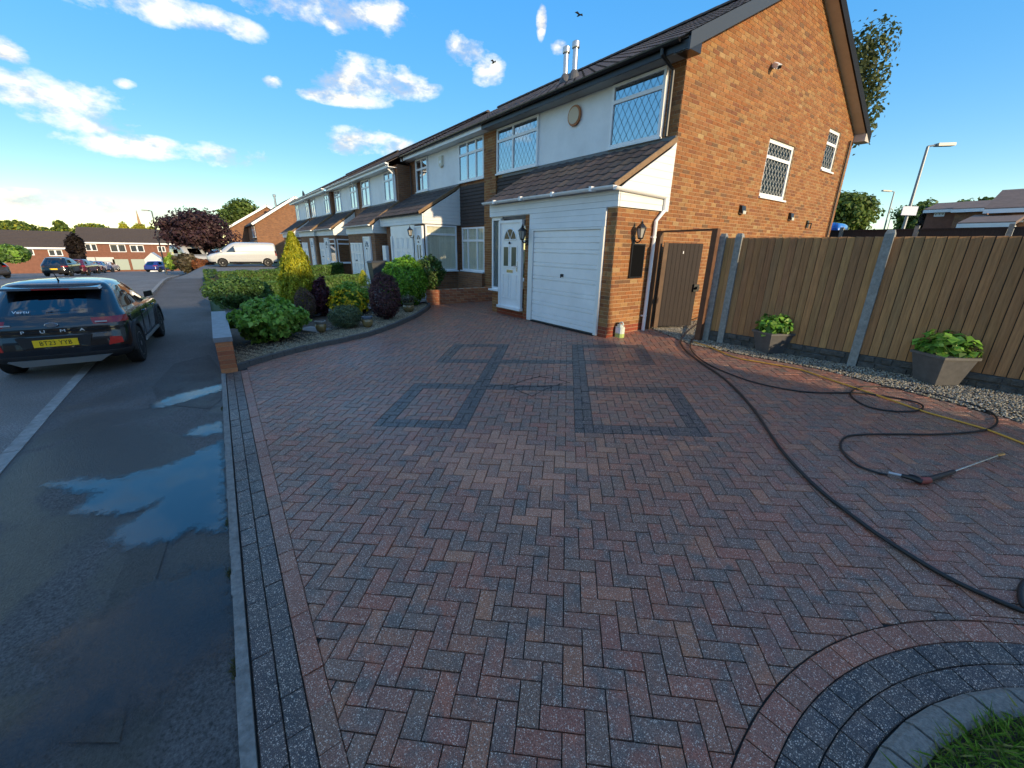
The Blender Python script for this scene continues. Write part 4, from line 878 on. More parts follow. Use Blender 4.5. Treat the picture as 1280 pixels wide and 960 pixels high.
# fittings on the walls
lantern((XG+.006, 6.72, 2.24), (1, 0, 0), 'black coach lantern on garage brick side wall above black board'); lantern((-7.86, 6.19, 2.22), (0, -1, 0), 'black coach lantern on brick between front door and garage')
m = MB(); G1.box(m, 6.68, 7.06, 1.54, 2.16, .008, .035); t = m.build('notice_board', mat('slate_board', (.004, .004, .0045), .9, spec=.1), off=(XG, 6.87, 1.54)); tag(t, 'plain black rectangular board on garage side wall', 'board')
b_ = MB(); 
for q in ((6.67, 7.07, 1.53, 1.555), (6.67, 7.07, 2.145, 2.17), (6.67, 6.695, 1.555, 2.145), (7.045, 7.07, 1.555, 2.145)): G1.box(b_, *q, .008, .042)
b_.build('frame', BLACKP, t)
def alarm(c, label, col, rim):
    t = thing('alarm_box', label, 'alarm box', c); m = MB(); 
    if rim: m.lathe([(.21, 0), (.22, .02), (.20, .05), (.17, .06)], (c[0], c[1]-.06, c[2]), 20, ax='y'); m.build('casing', mat('alarm_rim', (.45, .16, .05), .5), t); m = MB(); m.lathe([(.175, 0), (.17, .012)], (c[0], c[1]-.072, c[2]), 20, ax='y'); m.build('cover', mat('alarm_face', (.60, .48, .33), .5), t)
    else:
        m.hexa([(c[0]+a, c[1]-.0, c[2]+b) for a, b in ((-.14, .2), (.14, .2), (.14, -.14), (.0, -.2), (-.14, -.14))], [(c[0]+a*.85, c[1]-.08, c[2]+b*.9) for a, b in ((-.14, .2), (.14, .2), (.14, -.14), (.0, -.2), (-.14, -.14))]); m.build('casing', mat('alarm_cream', (.68, .64, .52), .5), t)
        m = MB(); m.box(c[0]-.06, c[0]+.06, c[1]-.09, c[1]-.075, c[2]-.05, c[2]+.04); m.build('badge', WHITE, t)
alarm((-8.05, 7.67, 5.02), 'round orange rimmed alarm box on white panel', None, True)
def security(y, z, label):
    t = thing('floodlight', label, 'lamp', (XG, y, z)); m = MB(); m.hexa([(XG+.006, y-.09, z-.06), (XG+.006, y+.09, z-.06), (XG+.006, y+.09, z+.10), (XG+.006, y-.09, z+.10)], [(XG+.10, y-.09, z-.09), (XG+.10, y+.09, z-.09), (XG+.07, y+.09, z+.08), (XG+.07, y-.09, z+.08)]); m.build('housing', BLACKP, t); m = MB(); m.box(XG+.02, XG+.108, y-.07, y+.07, z-.10, z-.03); m.build('lens', mat('lens', (.55, .53, .45), .2), t)
security(10.62, 3.02, 'small black security light on gable wall left of window'); security(13.4, 3.02, 'small black security light on gable wall near rear pipe')
t = thing('outside_tap', 'small dark bracket fixed low on rear of gable wall', 'bracket', (XG, 14.7, 2.86)); m = MB(); m.box(XG+.006, XG+.05, 14.62, 14.74, 2.78, 2.98); m.build('backplate', BLACKP, t); m = MB(); m.tube([(XG+.03, 14.68, 2.9), (XG+.13, 14.68, 2.9), (XG+.13, 14.68, 2.75)], .02, 8); m.build('arm', BLACKP, t)
t = thing('security_camera', 'small white camera high on brick gable wall', 'camera', (XG, 10.9, 5.92)); m = MB(); m.lathe([(.05, 0), (.05, .03)], (XG+.006, 10.9, 5.95), 12, ax='x'); m.build('mount', WHITE, t); m = MB(); m.bar((XG+.05, 10.84, 5.96), (XG+.20, 10.76, 5.86), .09, .09); m.build('camera_body', WHITE, t); m = MB(); m.bar((XG+.18, 10.79, 5.882), (XG+.215, 10.755, 5.848), .06, .06); m.build('lens', BLACKP, t)
# ------------------------------------------------------------------ second house
H2, W2, F2, PF2 = house('terraced_house', 'brick terraced house with dark hung cladding and blind-filled porch windows', -11.66, -17.93, 7.7, 6.25, [(-13.62, -12.02, (.36, .70), .68, True), (-17.2, -16.1, (.5,), .68, True)], (-13.68, -17.8), roof_solo=0, lean_solo=84, white_gutter=False)
hung(H2, F2, -13.68, -11.99, 2.74, 4.03)
window(H2, F2, -13.5, -12.0, 1.26, 2.70, .02, (.27, .68), .70, back=mat('shutter', (.48, .49, .47), .7), gl='glass_clear', blind=True, sill=.09)
m = MB(); m.box(-13.70, -11.99, 7.52, 7.7, .25, 1.2); m.build('bay_base', BRF, H2)
m = MB(); m.box(-17.8, -13.69, 6.27, 7.7, .25, 1.2); m.box(-17.8, -13.75, 6.45, 7.7, 1.2, 2.78); m.build('porch_wall', BRF, H2)
S2 = SD(-13.69); window(H2, S2, 6.30, 7.50, 1.24, 2.76, .0, (), .80, back=CURT, gl='glass_clear', blind=True, sill=.06)
PF2b = FR(6.27); panel_door(H2, PF2b, -14.32, -13.80, .62, 2.66, .0, lights=True); garage_door(H2, PF2b, -16.62, -14.6, .42, 2.40, .01, slats=False)
m = MB(); PF2b.box(m, -16.78, -14.44, 2.40, 2.77, .0, .03); PF2b.box(m, -16.78, -16.63, .38, 2.4, .0, .06); m.build('garage_frame', WHITE, H2)
lantern((-14.50, 6.26, 2.38), (0, -1, 0), 'black coach lantern above white panelled garage door of second house')
alarm((-14.93, 7.67, 4.98), 'cream pentagonal alarm box on white upper panel', None, False)
pipe(H2, [(-17.7, 7.26, 5.48), (-17.7, 7.3, 5.38), (-17.7, 7.62, 5.2), (-17.7, 7.62, 4.1)], .032, mat('pipe_brown', (.05, .03, .025), .5))
t = MB(); t.box(-17.55, -17.15, 6.12, 6.24, 1.35, 2.05); tag(t.build('meter_cabinet', WHITE, off=(-17.35, 6.2, 1.35)), 'white meter cabinet on brick beside panelled garage door', 'cabinet')
# ------------------------------------------------------------------ the rest of the row, set forward
def far_house(label, x0, x1, Yf, Yp, side, dz, i):
    w = x0-x1; mid = [(x0-1.5, x0-.35, (.5,), .70, True), (x1+.5, x1+1.75, (.5,), .70, True)]
    H, Wl, F, PF = house('terraced_house', label, x0, x1, Yf, Yp, mid, ((x0-.02, x1+1.3) if side else (x0-1.2, x1+.02)), 'houses further along the terrace', dz=dz, pg=True)
    px1, px0 = (x0-.03, x1+1.3) if side else (x0-1.2, x1+.02)
    m = MB(); m.box(px0, px1, Yp+.03, Yf, .2, 2.78+dz); m.build('porch_wall', BRF, H); q = FR(Yp+.03); s = SD(px1)
    if side: panel_door(H, q, px1-1.35, px1-.55, .55+dz*.5, 2.6+dz, .0, fan=True, lights=False); garage_door(H, q, px0+.3, px0+2.2, .42, 2.4+dz, .01, slats=False)
    else: panel_door(H, q, px1-2.3, px1-1.5, .55+dz*.5, 2.6+dz, .0, lights=False); window(H, q, px1-1.35, px1-.06, 1.1, 2.6+dz, .0, (), .8, back=CURT, gl='glass_clear'); garage_door(H, q, px0+.2, px0+1.9, .42, 2.4+dz, .01, slats=False)
    if not side: window(H, s, Yp+.08, Yf-.1, 1.1, 2.6+dz, .0, (), .8, back=CURT, gl='glass_clear', sill=.08); window(H, F, x0-1.1, x0-.1, 1.2, 2.6+dz, .0, (.5,), .72, back=CURT, gl='glass_clear')
    pipe(H, [(x0-.2, Yf-.42, 5.45+dz), (x0-.2, Yf-.3, 5.3+dz), (x0-.2, Yf-.06, 5.1+dz), (x0-.2, Yf-.06, 4.1+dz)], .034, WHITE)
    return H
far_house('terraced house set forward with fan-light door and white guttering', -17.95, -23.2, 7.15, 5.95, True, -.25, 0)
far_house('terraced house with white porch window next to the fan-light door', -23.22, -28.5, 7.15, 5.95, False, -.25, 1)
far_house('terraced house second from the far end, plain white porch', -28.52, -34.6, 7.0, 5.8, True, -.25, 2)
far_house('terraced house closing the far end of the row beside the van', -34.62, -40.6, 7.0, 5.8, False, -.25, 3)
t = thing('satellite_dish', 'grey satellite dish on far end of terrace roof', 'satellite dish', (-40.2, 7.4, 5.6)); c = onY(381, 245, 7.2); m = MB(); m.lathe([(.02, .0), (.2, -.03), (.38, -.10), (.39, -.10), (.2, -.01), (.0, .02)], (c[0], c[1], c[2]), 16, ax='y'); m.build('dish', mat('dish_grey', (.12, .12, .125), .5), t); m = MB(); m.tube([(c[0], c[1]+.02, c[2]), (c[0], c[1]+.3, c[2]-.1), (c[0]-.1, 7.4, 5.2)], .03, 8); m.build('mast', STEEL, t)
# low boundary wall of bricks between the two plots
def brick_run(name, label, a, b, h, thick, zb0, zb1, cat='wall', cap=True, capm=None):
    a, b = np.array(a, float), np.array(b, float); d = b-a; L = np.linalg.norm(d); d /= L; n = np.array([-d[1], d[0]]); root = thing(name, label, cat, (a[0], a[1], zb0)); rows = int(h/.075)
    for r in range(rows):
        s = -.1125 if r % 2 else 0
        while s < L-.02:
            p, q = max(s, 0), min(s+.215, L)
            if q-p > .03:
                z0 = zb0+(zb1-zb0)*((p+q)/2/L)+r*.075; m = MB(); A, B = a+d*p, a+d*q
                R4 = lambda k, z: [(A[0]-n[0]*k, A[1]-n[1]*k, z), (B[0]-n[0]*k, B[1]-n[1]*k, z), (B[0]+n[0]*k, B[1]+n[1]*k, z), (A[0]+n[0]*k, A[1]+n[1]*k, z)]
                m.hexa(R4(thick/2, z0+.004), R4(thick/2, z0+.071), jit(random.choices([(.42, .14, .06), (.36, .12, .055), (.46, .18, .08), (.30, .12, .07)], (4, 3, 3, 1))[0], .12)); m.build('brick', BRICK, root)
            s += .225
    m = MB(); k = thick/2-.006; e = d*.006; A, B = a+e, b-e
    m.hexa([(A[0]-n[0]*k, A[1]-n[1]*k, zb0-.1), (B[0]-n[0]*k, B[1]-n[1]*k, zb1-.1), (B[0]+n[0]*k, B[1]+n[1]*k, zb1-.1), (A[0]+n[0]*k, A[1]+n[1]*k, zb0-.1)], [(A[0]-n[0]*k, A[1]-n[1]*k, zb0+rows*.075-.003), (B[0]-n[0]*k, B[1]-n[1]*k, zb1+rows*.075-.003), (B[0]+n[0]*k, B[1]+n[1]*k, zb1+rows*.075-.003), (A[0]+n[0]*k, A[1]+n[1]*k, zb0+rows*.075-.003)]); m.build('mortar', MORTAR, root)
    if capm:
        m = MB(); k = thick/2+.012; z0, z1 = zb0+rows*.075, zb1+rows*.075; A, B = a-d*.01, b
        m.hexa([(A[0]-n[0]*k, A[1]-n[1]*k, z0), (B[0]-n[0]*k, B[1]-n[1]*k, z1), (B[0]+n[0]*k, B[1]+n[1]*k, z1), (A[0]+n[0]*k, A[1]+n[1]*k, z0)], [(A[0]-n[0]*k, A[1]-n[1]*k, z0+.075), (B[0]-n[0]*k, B[1]-n[1]*k, z1+.075), (B[0]+n[0]*k, B[1]+n[1]*k, z1+.075), (A[0]+n[0]*k, A[1]+n[1]*k, z0+.075)]); m.build('coping', capm, root)
    return root
brick_run('boundary_wall', 'low red brick wall running from the house to the curved bed', (-10.95, 7.35), (-11.75, 5.35), .46, .215, .42, .33)
brick_run('garden_wall', 'short brick wall with blue-grey coping beside the footway', (-7.90, .035), (-11.1, .07), .53, .23, .0, .0, capm=mat('coping_slate', (.19, .20, .22), .55, n_scale=8, n_amt=.25))
# ================================================================== fence and gate
FD = np.array([1.93, .131])/math.hypot(1.93, .131); FN = np.array([FD[1], -FD[0]])     # along the fence, towards the drive
FP = Plane((-3.63, 7.47, 0), (FD[0], FD[1], 0), (FN[0], FN[1], 0))
fz = .455; fence = thing('fence', 'tall brown feather-edge board fence with concrete posts and gravel boards', 'fence', (-3.63, 7.47, fz))
WC = [(0.386, 0.185, 0.074), (0.422, 0.204, 0.08), (0.359, 0.173, 0.072), (0.412, 0.215, 0.082), (0.344, 0.178, 0.078), (0.448, 0.229, 0.086)]
def post(pl, u, z0, z1, w=.105, name='concrete_post', parent=None):
    m = MB(); c = .018; q = [(-w/2, -.055), (w/2, -.055), (w/2, .05), (-w/2, .05)]
    m.hexa([pl.p(u+a, z0, b) for a, b in q], [pl.p(u+a, z1-.05, b) for a, b in q]); m.hexa([pl.p(u+a, z1-.05, b) for a, b in q], [pl.p(u+a*.72, z1, b*.6) for a, b in q], bottom=False); return m.build(name, CONC, parent)
for u in (-.27, 0.0, 1.94, 3.88, 5.82): post(FP, u, fz-.2, fz+1.90+(.02 if u > 1 else 0), parent=fence)
def feather(pl, u, w, z0, z1, d, parent, col):
    m = MB(); B = [(u, d), (u+w-.010, d), (u+w-.010, d+.006), (u, d+.020)]; tilt = random.uniform(-.003, .003)
    m.hexa([pl.p(a, z0, b) for a, b in B], [pl.p(a+tilt, z1+random.uniform(-.008, .006), b) for a, b in B], col); return m.build('board', WOOD, parent)
for u0, u1 in ((-.22, -.05), (.052, 1.888), (1.992, 3.828), (3.932, 5.77)):
    n = max(1, int(round((u1-u0)/.100)))
    for k in range(n): feather(FP, u0+(u1-u0)*k/n, (u1-u0)/n, fz+.20, fz+1.83, -.012, fence, jit(random.choice(WC), .14))
    m = MB(); FP.box(m, u0, u1, fz+.19, fz+1.82, -.0125-.0015, -.0125); m.build('gap_shade_sheet', mat('rail_and_gap_shade', (.05, .035, .022), .85), fence)  # dark sheet added behind the boards as shade in the gaps
    for rz in (.55, 1.2, 1.75): m = MB(); FP.box(m, u0, u1, fz+rz-.035, fz+rz+.035, -.055, -.0145); m.build('rail', mat('rail_and_gap_shade', (.05, .035, .022), .85), fence)
    m = MB(); FP.box(m, u0-.05, u1+.05, fz-.1, fz+.195, -.03, .012); gb = m.build('gravel_board', mat('gravel_board', (.075, .072, .065), .95, n_scale=14, n_amt=.5, bump=1.0, bump_scale=25), fence)
    s = u0                                   # rock-faced blocks cast in the board
    while s < u1-.05:
        for r in range(2):
            w = random.uniform(.12, .24); a = s+(r % 2)*.06; b = min(u1, a+w); z0 = fz+.01+r*.095
            if b-a < .05: continue
            m = MB(); B = [(a+.004, z0+.004), (b-.004, z0+.004), (b-.004, z0+.088), (a+.004, z0+.088)]; m.hexa([FP.p(p, q, .010) for p, q in B], [FP.p(p+(.012 if i in (0, 3) else -.012), q+(.012 if i < 2 else -.012), .026+random.uniform(0, .012)) for i, (p, q) in enumerate(B)]); m.build('cast_stone', mat('cast_stone', (.085, .080, .072), .95, n_scale=16, n_amt=.5, bump=.8, bump_scale=40), gb)
        s += .2
# gate posts and gate
GW = mat('gate_wood', (.026, .016, .012), .75, n_scale=5, n_amt=.4, bump=.4, bump_scale=30, stretch=(9, 9, .7))
gp = thing('gate_frame', 'rusty brown timber gate frame between house wall and fence', 'gate frame', (-4.5, 7.3, .44))
m = MB(); m.hexa([(-3.99+a, 7.33+b, .25) for a, b in ((-.05, -.05), (.05, -.05), (.05, .05), (-.05, .05))], [(-3.99+a, 7.33+b, 2.43) for a, b in ((-.05, -.05), (.05, -.05), (.05, .05), (-.05, .05))]); m.build('post', mat('gate_post', (.13, .058, .028), .8, n_scale=6, n_amt=.3), gp)
m = MB(); m.box(-5.255, -5.16, 7.42, 7.52, .25, 2.40); m.build('post', mat('gate_post_b', (.15, .085, .045), .8, n_scale=6, n_amt=.3), gp)
m = MB(); m.bar((-5.24, 7.47, 2.41), (-3.95, 7.33, 2.42), .05, .035); m.build('lintel', MATS['gate_post'], gp)
gA, gB = np.array([-5.10, 7.50]), np.array([-4.74, 8.28]); gd = (gB-gA); gL = np.linalg.norm(gd); gd /= gL; GP = Plane((gA[0], gA[1], 0), (gd[0], gd[1], 0), (gd[1], -gd[0], 0))
gate = thing('garden_gate', 'dark brown boarded side gate standing ajar beside white downpipe', 'gate', (gA[0], gA[1], .5))
nb = 9
for k in range(nb): m = MB(); a, b = gL*k/nb+.003, gL*(k+1)/nb-.003; GP.box(m, a, b, .53, 2.20-.02*abs(k-4)*.0, -.004 if k % 2 else 0, .02); m.build('board', GW, gate)
m = MB(); GP.box(m, -.03, .06, .50, 2.21, .021, .045); m.build('stile', mat('gate_stile', (.14, .082, .045), .8, n_scale=6, n_amt=.3), gate)
for z in (.75, 1.35, 2.0): m = MB(); GP.box(m, .0, gL, z, z+.09, -.035, -.006); m.build('ledge', GW, gate)
m = MB(); GP.box(m, gL-.09, gL+.03, 1.25, 1.40, .02, .06); m.tube([GP.p(gL-.03, 1.33, .05), GP.p(gL-.03, 1.33, .12)], .03, 10); m.build('latch', BLACKP, gate); m = MB(); GP.box(m, gL*.5-.008, gL*.5+.008, 2.0, 2.05, .02, .026); m.build('plate', WHITE, gate)
# solar light on the fence
t = thing('solar_light', 'black solar light with pale lens near top of fence', 'lamp', tuple(onY(1243, 303, 7.83))); c = np.array(ROOT[t.name]); m = MB(); m.hexa([c+np.array([a, -.02, b]) for a, b in ((-.07, -.03), (.07, -.03), (.085, .05), (-.085, .05))], [c+np.array([a, -.11, b]) for a, b in ((-.06, -.05), (.06, -.05), (.075, .03), (-.075, .03))]); m.build('housing', BLACKP, t); m = MB(); m.hexa([c+np.array([a, -.06, b]) for a, b in ((-.062, -.055), (.062, -.055), (.07, -.005), (-.07, -.005))], [c+np.array([a, -.118, b]) for a, b in ((-.055, -.065), (.055, -.065), (.06, -.015), (-.06, -.015))]); m.build('lens', mat('solar_lens', (.62, .60, .42), .3), t)
# planters
def leaf_cloud(n, c, r, size, cols, shell=.55, up=.2, lump=.18, aspect=.55, droop=0, box=0, cone=None):
    P_ = rng.normal(0, 1, (n, 3)); P_ /= np.linalg.norm(P_, axis=1)[:, None]; nd = P_.copy()
    if box: P_ = np.sign(P_)*np.abs(P_)**box; P_ /= np.maximum(np.abs(P_).max(1), .72)[:, None]*1.0
    ph = rng.uniform(0, 6.28, 6); f = 1+lump*(np.sin(nd[:, 0]*4+ph[0])*np.sin(nd[:, 1]*4+ph[1])+.6*np.sin(nd[:, 2]*7+ph[2])*np.sin(nd[:, 0]*8+ph[3])+.4*np.sin(nd[:, 1]*13+ph[4]+nd[:, 2]*9))
    rad = (shell+(1-shell)*rng.uniform(0, 1, n)**.5)*f; Q = P_*rad[:, None]*np.array(r)
    if cone is not None:
        h = rng.uniform(0, 1, n)**1.25; a = rng.uniform(0, 6.28, n); prof = np.interp(h, [0, .12, .35, .7, 1], cone); rr2 = prof*(.72+.28*rng.uniform(0, 1, n))*(1+.12*np.sin(a*5+h*9)+.08*np.sin(a*9-h*17))
        Q = np.c_[rr2*np.cos(a)*r[0], rr2*np.sin(a)*r[1], (h*2-1)*r[2]]; nd = np.c_[np.cos(a), np.sin(a), .45*np.ones(n)]
    nn = nd+rng.normal(0, .55, (n, 3))+np.array([0, 0, up]); nn /= np.linalg.norm(nn, axis=1)[:, None]
    t = np.cross(nn, rng.normal(0, 1, (n, 3))); 
    if cone is not None: t = np.cross(np.cross(nn, [0, 0, 1.]), nn)+rng.normal(0, .35, (n, 3))
    t /= np.linalg.norm(t, axis=1)[:, None]+1e-9; b = np.cross(nn, t); s = size*rng.uniform(.6, 1.3, n)[:, None]
    C = Q+np.array(c); V = np.stack([C-t*s, C-b*s*aspect+nn*s*.15, C+t*s-nn*s*.25*1, C+b*s*aspect+nn*s*.15], 1).reshape(-1, 3)
    col = np.array(cols)[rng.integers(0, len(cols), n)]*rng.uniform(.65, 1.35, (n, 1)); return V, col
def foliage(name, parent, parts, m=None):
    V = np.concatenate([p[0] for p in parts]); c = np.concatenate([p[1] for p in parts]); return mesh_np(name, V, np.arange(len(V)).reshape(-1, 4), m or LEAF, c, parent)
def planter(px, py, rot, s, h, label, plabel, seed):
    c = DR(px, py); c = np.array([c[0], c[1], zd(c[1])+.008]); ca, sa = math.cos(rot), math.sin(rot)
    def sq(k, z): return [(c[0]+ca*a*k-sa*b*k, c[1]+sa*a*k+ca*b*k, c[2]+z) for a, b in ((-1, -1), (1, -1), (1, 1), (-1, 1))]
    t = thing('planter', label, 'planter', tuple(c)); m = MB(); k0, k1 = s*.34, s*.5
    m.hexa(sq(k0, 0), sq(k1, h)); o = m.build('pot', mat('planter_grey', (.10, .097, .095), .45, n_scale=12, n_amt=.25), t)
    m = MB(); A, B = sq(k1+.012, h), sq(k1-.03, h); m.add(sq(k1+.012, h-.03)+sq(k1+.012, h+.003)+sq(k1-.03, h+.003)+sq(k1-.03, h-.05), [[i, (i+1) % 4, 4+(i+1) % 4, 4+i] for i in range(4)]+[[4+i, 4+(i+1) % 4, 8+(i+1) % 4, 8+i] for i in range(4)]+[[8+i, 8+(i+1) % 4, 12+(i+1) % 4, 12+i] for i in range(4)]); m.build('rim', MATS['planter_grey'], t)
    m = MB(); m.add(sq(k1-.03, h-.02 if h else 0), [[0, 1, 2, 3]]); m.build('soil', SOIL, t)
    p = thing('potted_plant', plabel, 'plant', (c[0], c[1], c[2]+h-.02)); top = c+np.array([0, 0, h+.10])
    foliage('leaves', p, [leaf_cloud(420, top, (s*.62, s*.55, .19), .052, [(.16, .34, .045), (.22, .42, .06), (.12, .25, .04), (.28, .44, .09)], .3, .8, .2, .7)])
    for k in range(9): a = random.uniform(0, 6.28); m = MB(); m.tube([c+np.array([0, 0, h-.03]), c+np.array([math.cos(a)*.07, math.sin(a)*.07, h+.06]), c+np.array([math.cos(a)*.2, math.sin(a)*.2, h+.16])], [.006, .005, .003], 5); m.build('stem', mat('stem', (.10, .14, .04), .7), p)
planter(961, 440, R_(63), .42, .34, 'dark grey tapered planter beside fence next to the gate', 'leafy light green plant in the planter near the gate', 1)
planter(1168, 478, R_(54), .44, .38, 'dark grey tapered planter by fence farther from the gate', 'leafy light green plant spreading over planter farther from gate', 2)
# jerrycan
c = DR(773, 423); c = np.array([-5.20, 6.36, zd(6.3)+.002]); c[:2] = DR(774, 421)[:2]; t = thing('jerrycan', 'white plastic jerrycan with green liquid against garage corner', 'container', tuple(c)); 
def rbox(m, c, w, d, z0, z1, col=None, r=.03): q = [(-w+r, -d), (w-r, -d), (w, -d+r), (w, d-r), (w-r, d), (-w+r, d), (-w, d-r), (-w, -d+r)]; m.hexa([(c[0]+a, c[1]+b, c[2]+z0) for a, b in q], [(c[0]+a, c[1]+b, c[2]+z1) for a, b in q])
m = MB(); rbox(m, c, .09, .065, .0, .08); m.build('liquid_level', mat('green_can', (.42, .52, .16), .35), t); m = MB(); rbox(m, c, .09, .065, .081, .215); rbox(m, c, .065, .045, .215, .262); m.build('can_body', mat('can_white', (.62, .66, .58), .4), t)
m = MB(); m.lathe([(.028, 0), (.028, .03), (.02, .032)], c+np.array([-.06, 0, .258]), 12); m.build('cap', BLACKP, t); m = MB(); m.tube(spline([c+np.array([-.02, 0, .26]), c+np.array([0, 0, .30]), c+np.array([.05, 0, .30]), c+np.array([.08, 0, .25])], 4), .012, 8); m.build('handle', MATS['can_white'], t)
m = MB(); m.box(c[0]-.05, c[0]+.07, c[1]-.068, c[1]-.0655, c[2]+.10, c[2]+.20); m.build('sticker', WHITE, t)
# ================================================================== hoses and lance
zz = lambda x, y: (840+x/2.909, 400+y/2.909)
def hose(name, label, pts, r, m, close=None):
    w = [DR(*zz(*p)) for p in pts]; w = [np.array([p[0], p[1], zd(p[1])+r+.004]) for p in w]; s = spline(w, 7); b = MB(); b.tube(s, r, 8); o = b.build(name, m, smooth=True, off=w[0]); return tag(o, label, 'hose')
RUB = mat('hose_rubber', (.010, .010, .011), .38, n_scale=300, n_amt=.3, bump=.3, bump_scale=400)
hose('pressure_hose', 'thick black rubber hose sweeping diagonally across paving to grass', [(150, -20), (100, 10), (60, 40), (35, 70), (32, 92), (60, 125), (110, 162), (180, 210), (240, 265), (300, 335), (350, 410), (400, 482), (480, 572), (560, 645), (640, 708), (740, 783), (850, 855), (960, 922), (1060, 975), (1160, 1020), (1275, 1068), (1400, 1110)], .0135, RUB)
hose('lance_hose', 'thin black hose looping twice over paving and ending at lance', [(190, 0), (140, 20), (85, 60), (66, 95), (80, 125), (125, 160), (200, 195), (300, 230), (420, 256), (520, 267), (650, 268), (700, 270), (760, 279), (830, 290), (890, 304), (912, 320), (880, 335), (800, 335), (720, 321), (668, 296), (648, 270), (680, 249), (760, 245), (880, 262), (1000, 285), (1100, 314), (1165, 345), (1181, 375), (1150, 400), (1080, 412), (950, 420), (800, 419), (680, 421), (630, 430), (611, 456), (625, 490), (670, 530), (730, 555), (782, 568)], .0095, RUB)
hose('garden_hose', 'orange yellow garden hose running along the gravel edge', [(78, 82), (110, 92), (150, 106), (230, 139), (330, 158), (460, 182), (560, 215), (680, 255), (800, 296), (920, 338), (1040, 372), (1150, 405), (1280, 455), (1420, 510)], .0095, mat('hose_orange', (.62, .30, .03), .45))
hose('coiled_hose', 'loop of black hose lying at far side of paving', [(1290, 950), (1268, 975), (1262, 1010), (1272, 1045), (1300, 1070)], .014, RUB)
L_ = [DR(*zz(*p)) for p in ((782, 567), (830, 577), (905, 600), (925, 592), (1020, 562), (1030, 559), (1180, 503), (1200, 498))]; L_ = [np.array([p[0], p[1], zd(p[1])+.03]) for p in L_]
t = thing('pressure_lance', 'black pressure washer lance with steel wand on the paving', 'pressure washer', tuple(L_[2]))
m = MB(); m.tube([L_[0], L_[1]], .013, 10); m.build('coupling', STEEL, t); m = MB(); m.tube([L_[1], L_[1]*.5+L_[2]*.5+np.array([0, 0, .006]), L_[2]], [.016, .021, .024], 10); m.tube([L_[1]*.7+L_[2]*.3+np.array([0, 0, .03]), L_[1]*.4+L_[2]*.6+np.array([0, 0, .034]), L_[2]+np.array([0, 0, .02])], .006, 6); m.build('grip', BLACKP, t)
m = MB(); m.tube([L_[2]-np.array([.02, 0, 0]), L_[3]+np.array([0.01, 0, .0])], [.03, .026], 10); m.build('trigger_body', mat('lance_red', (.28, .05, .04), .45), t); m = MB(); m.tube([L_[3], L_[3]*.5+L_[4]*.5, L_[4]], [.022, .02, .017], 10); m.build('barrel', BLACKP, t); m = MB(); m.tube([L_[4], L_[6]], .0065, 8); m.build('wand', mat('steel_wand', (.7, .7, .7), .25, metal=1), t); m = MB(); m.tube([L_[6], L_[7]], [.011, .014], 8); m.build('nozzle', mat('brass', (.55, .28, .10), .35, metal=.7), t)
# ================================================================== garden bed
b = MB(); N_ = len(BEDS)
kb = thing('bed_edging', 'curved dark concrete edging blocks round the gravel planting bed', 'edging', (BED[0][0], BED[0][1], .02)); acc = 0; st = BEDS[0][:2]; pieces = []
PL = [BEDS[0][:2]]
for i in range(1, N_):
    PL.append(BEDS[i][:2])
cum = [0]
for i in range(1, len(PL)): cum.append(cum[-1]+np.linalg.norm(PL[i]-PL[i-1]))
def along(s): 
    i = min(len(cum)-2, max(0, int(np.searchsorted(cum, s)-1))); t = (s-cum[i])/(cum[i+1]-cum[i]+1e-9); p = PL[i]+(PL[i+1]-PL[i])*t; d = PL[i+1]-PL[i]; d = d/np.linalg.norm(d); return p, np.array([d[1], -d[0]])
s = 0.0
while s < cum[-1]-.1:
    (p, n), (q, n2) = along(s+.004), along(s+.216); m = MB(); z = lambda a: zd(a[1])
    R4 = lambda k0, k1, h: [(*(p-n*k1), z(p)+h), (*(p-n*k0), z(p)+h), (*(q-n2*k0), z(q)+h), (*(q-n2*k1), z(q)+h)]
    B_ = R4(.0, .10, -.03); T_ = R4(.012, .09, .085+random.uniform(-.004, .004)); 
    m.hexa(B_[::-1], T_[::-1]); m.build('edging_block', mat('edging_dark', (.085, .082, .078), .85, n_scale=40, n_amt=.4, bump=.5), kb); s += .22
def bed_z(x, y): return zd(min(y, 6))+.035
pp = [(p[0], p[1]) for p in PL]; poly = [(p[0]-.02, p[1]-.0) for p in pp]+[(-14.5, 6.2), (-14.5, .2), (-8.0, .18)]
b = MB(); b.add([(x, y, bed_z(x, y)) for x, y in poly], [list(range(len(poly)))]); 
bd = b.build('planting_bed', SOIL); tag(bd, kind='structure')
if bd.data.polygons[0].normal.z < 0: bd.data.flip_normals()
pts = []
while len(pts) < 17000:
    s = random.uniform(0, cum[-1]); k = abs(random.gauss(0, .55))+.10; p, n = along(s); q = p-n*k
    if q[1] < .17 or q[0] < -14: continue
    pts.append((q[0], q[1], bed_z(*q)+random.uniform(0, .012)))
gravel('gravel', pts, .016, [(.36, .30, .19), (.28, .22, .14), (.45, .38, .26), (.22, .18, .13)], 'tan gravel mulch in the curved planting bed')
def hitb(px, py):
    d = ray(px, py); d = d/math.hypot(d[0], d[1]); s_ = 2.0
    while s_ < 60:
        p = C0+d*s_
        if p[2] < max(zt(p[0], p[1]), bed_z(p[0], p[1]) if p[0] > -14 and p[1] > 0 else -9): break
        s_ += .01
    return p
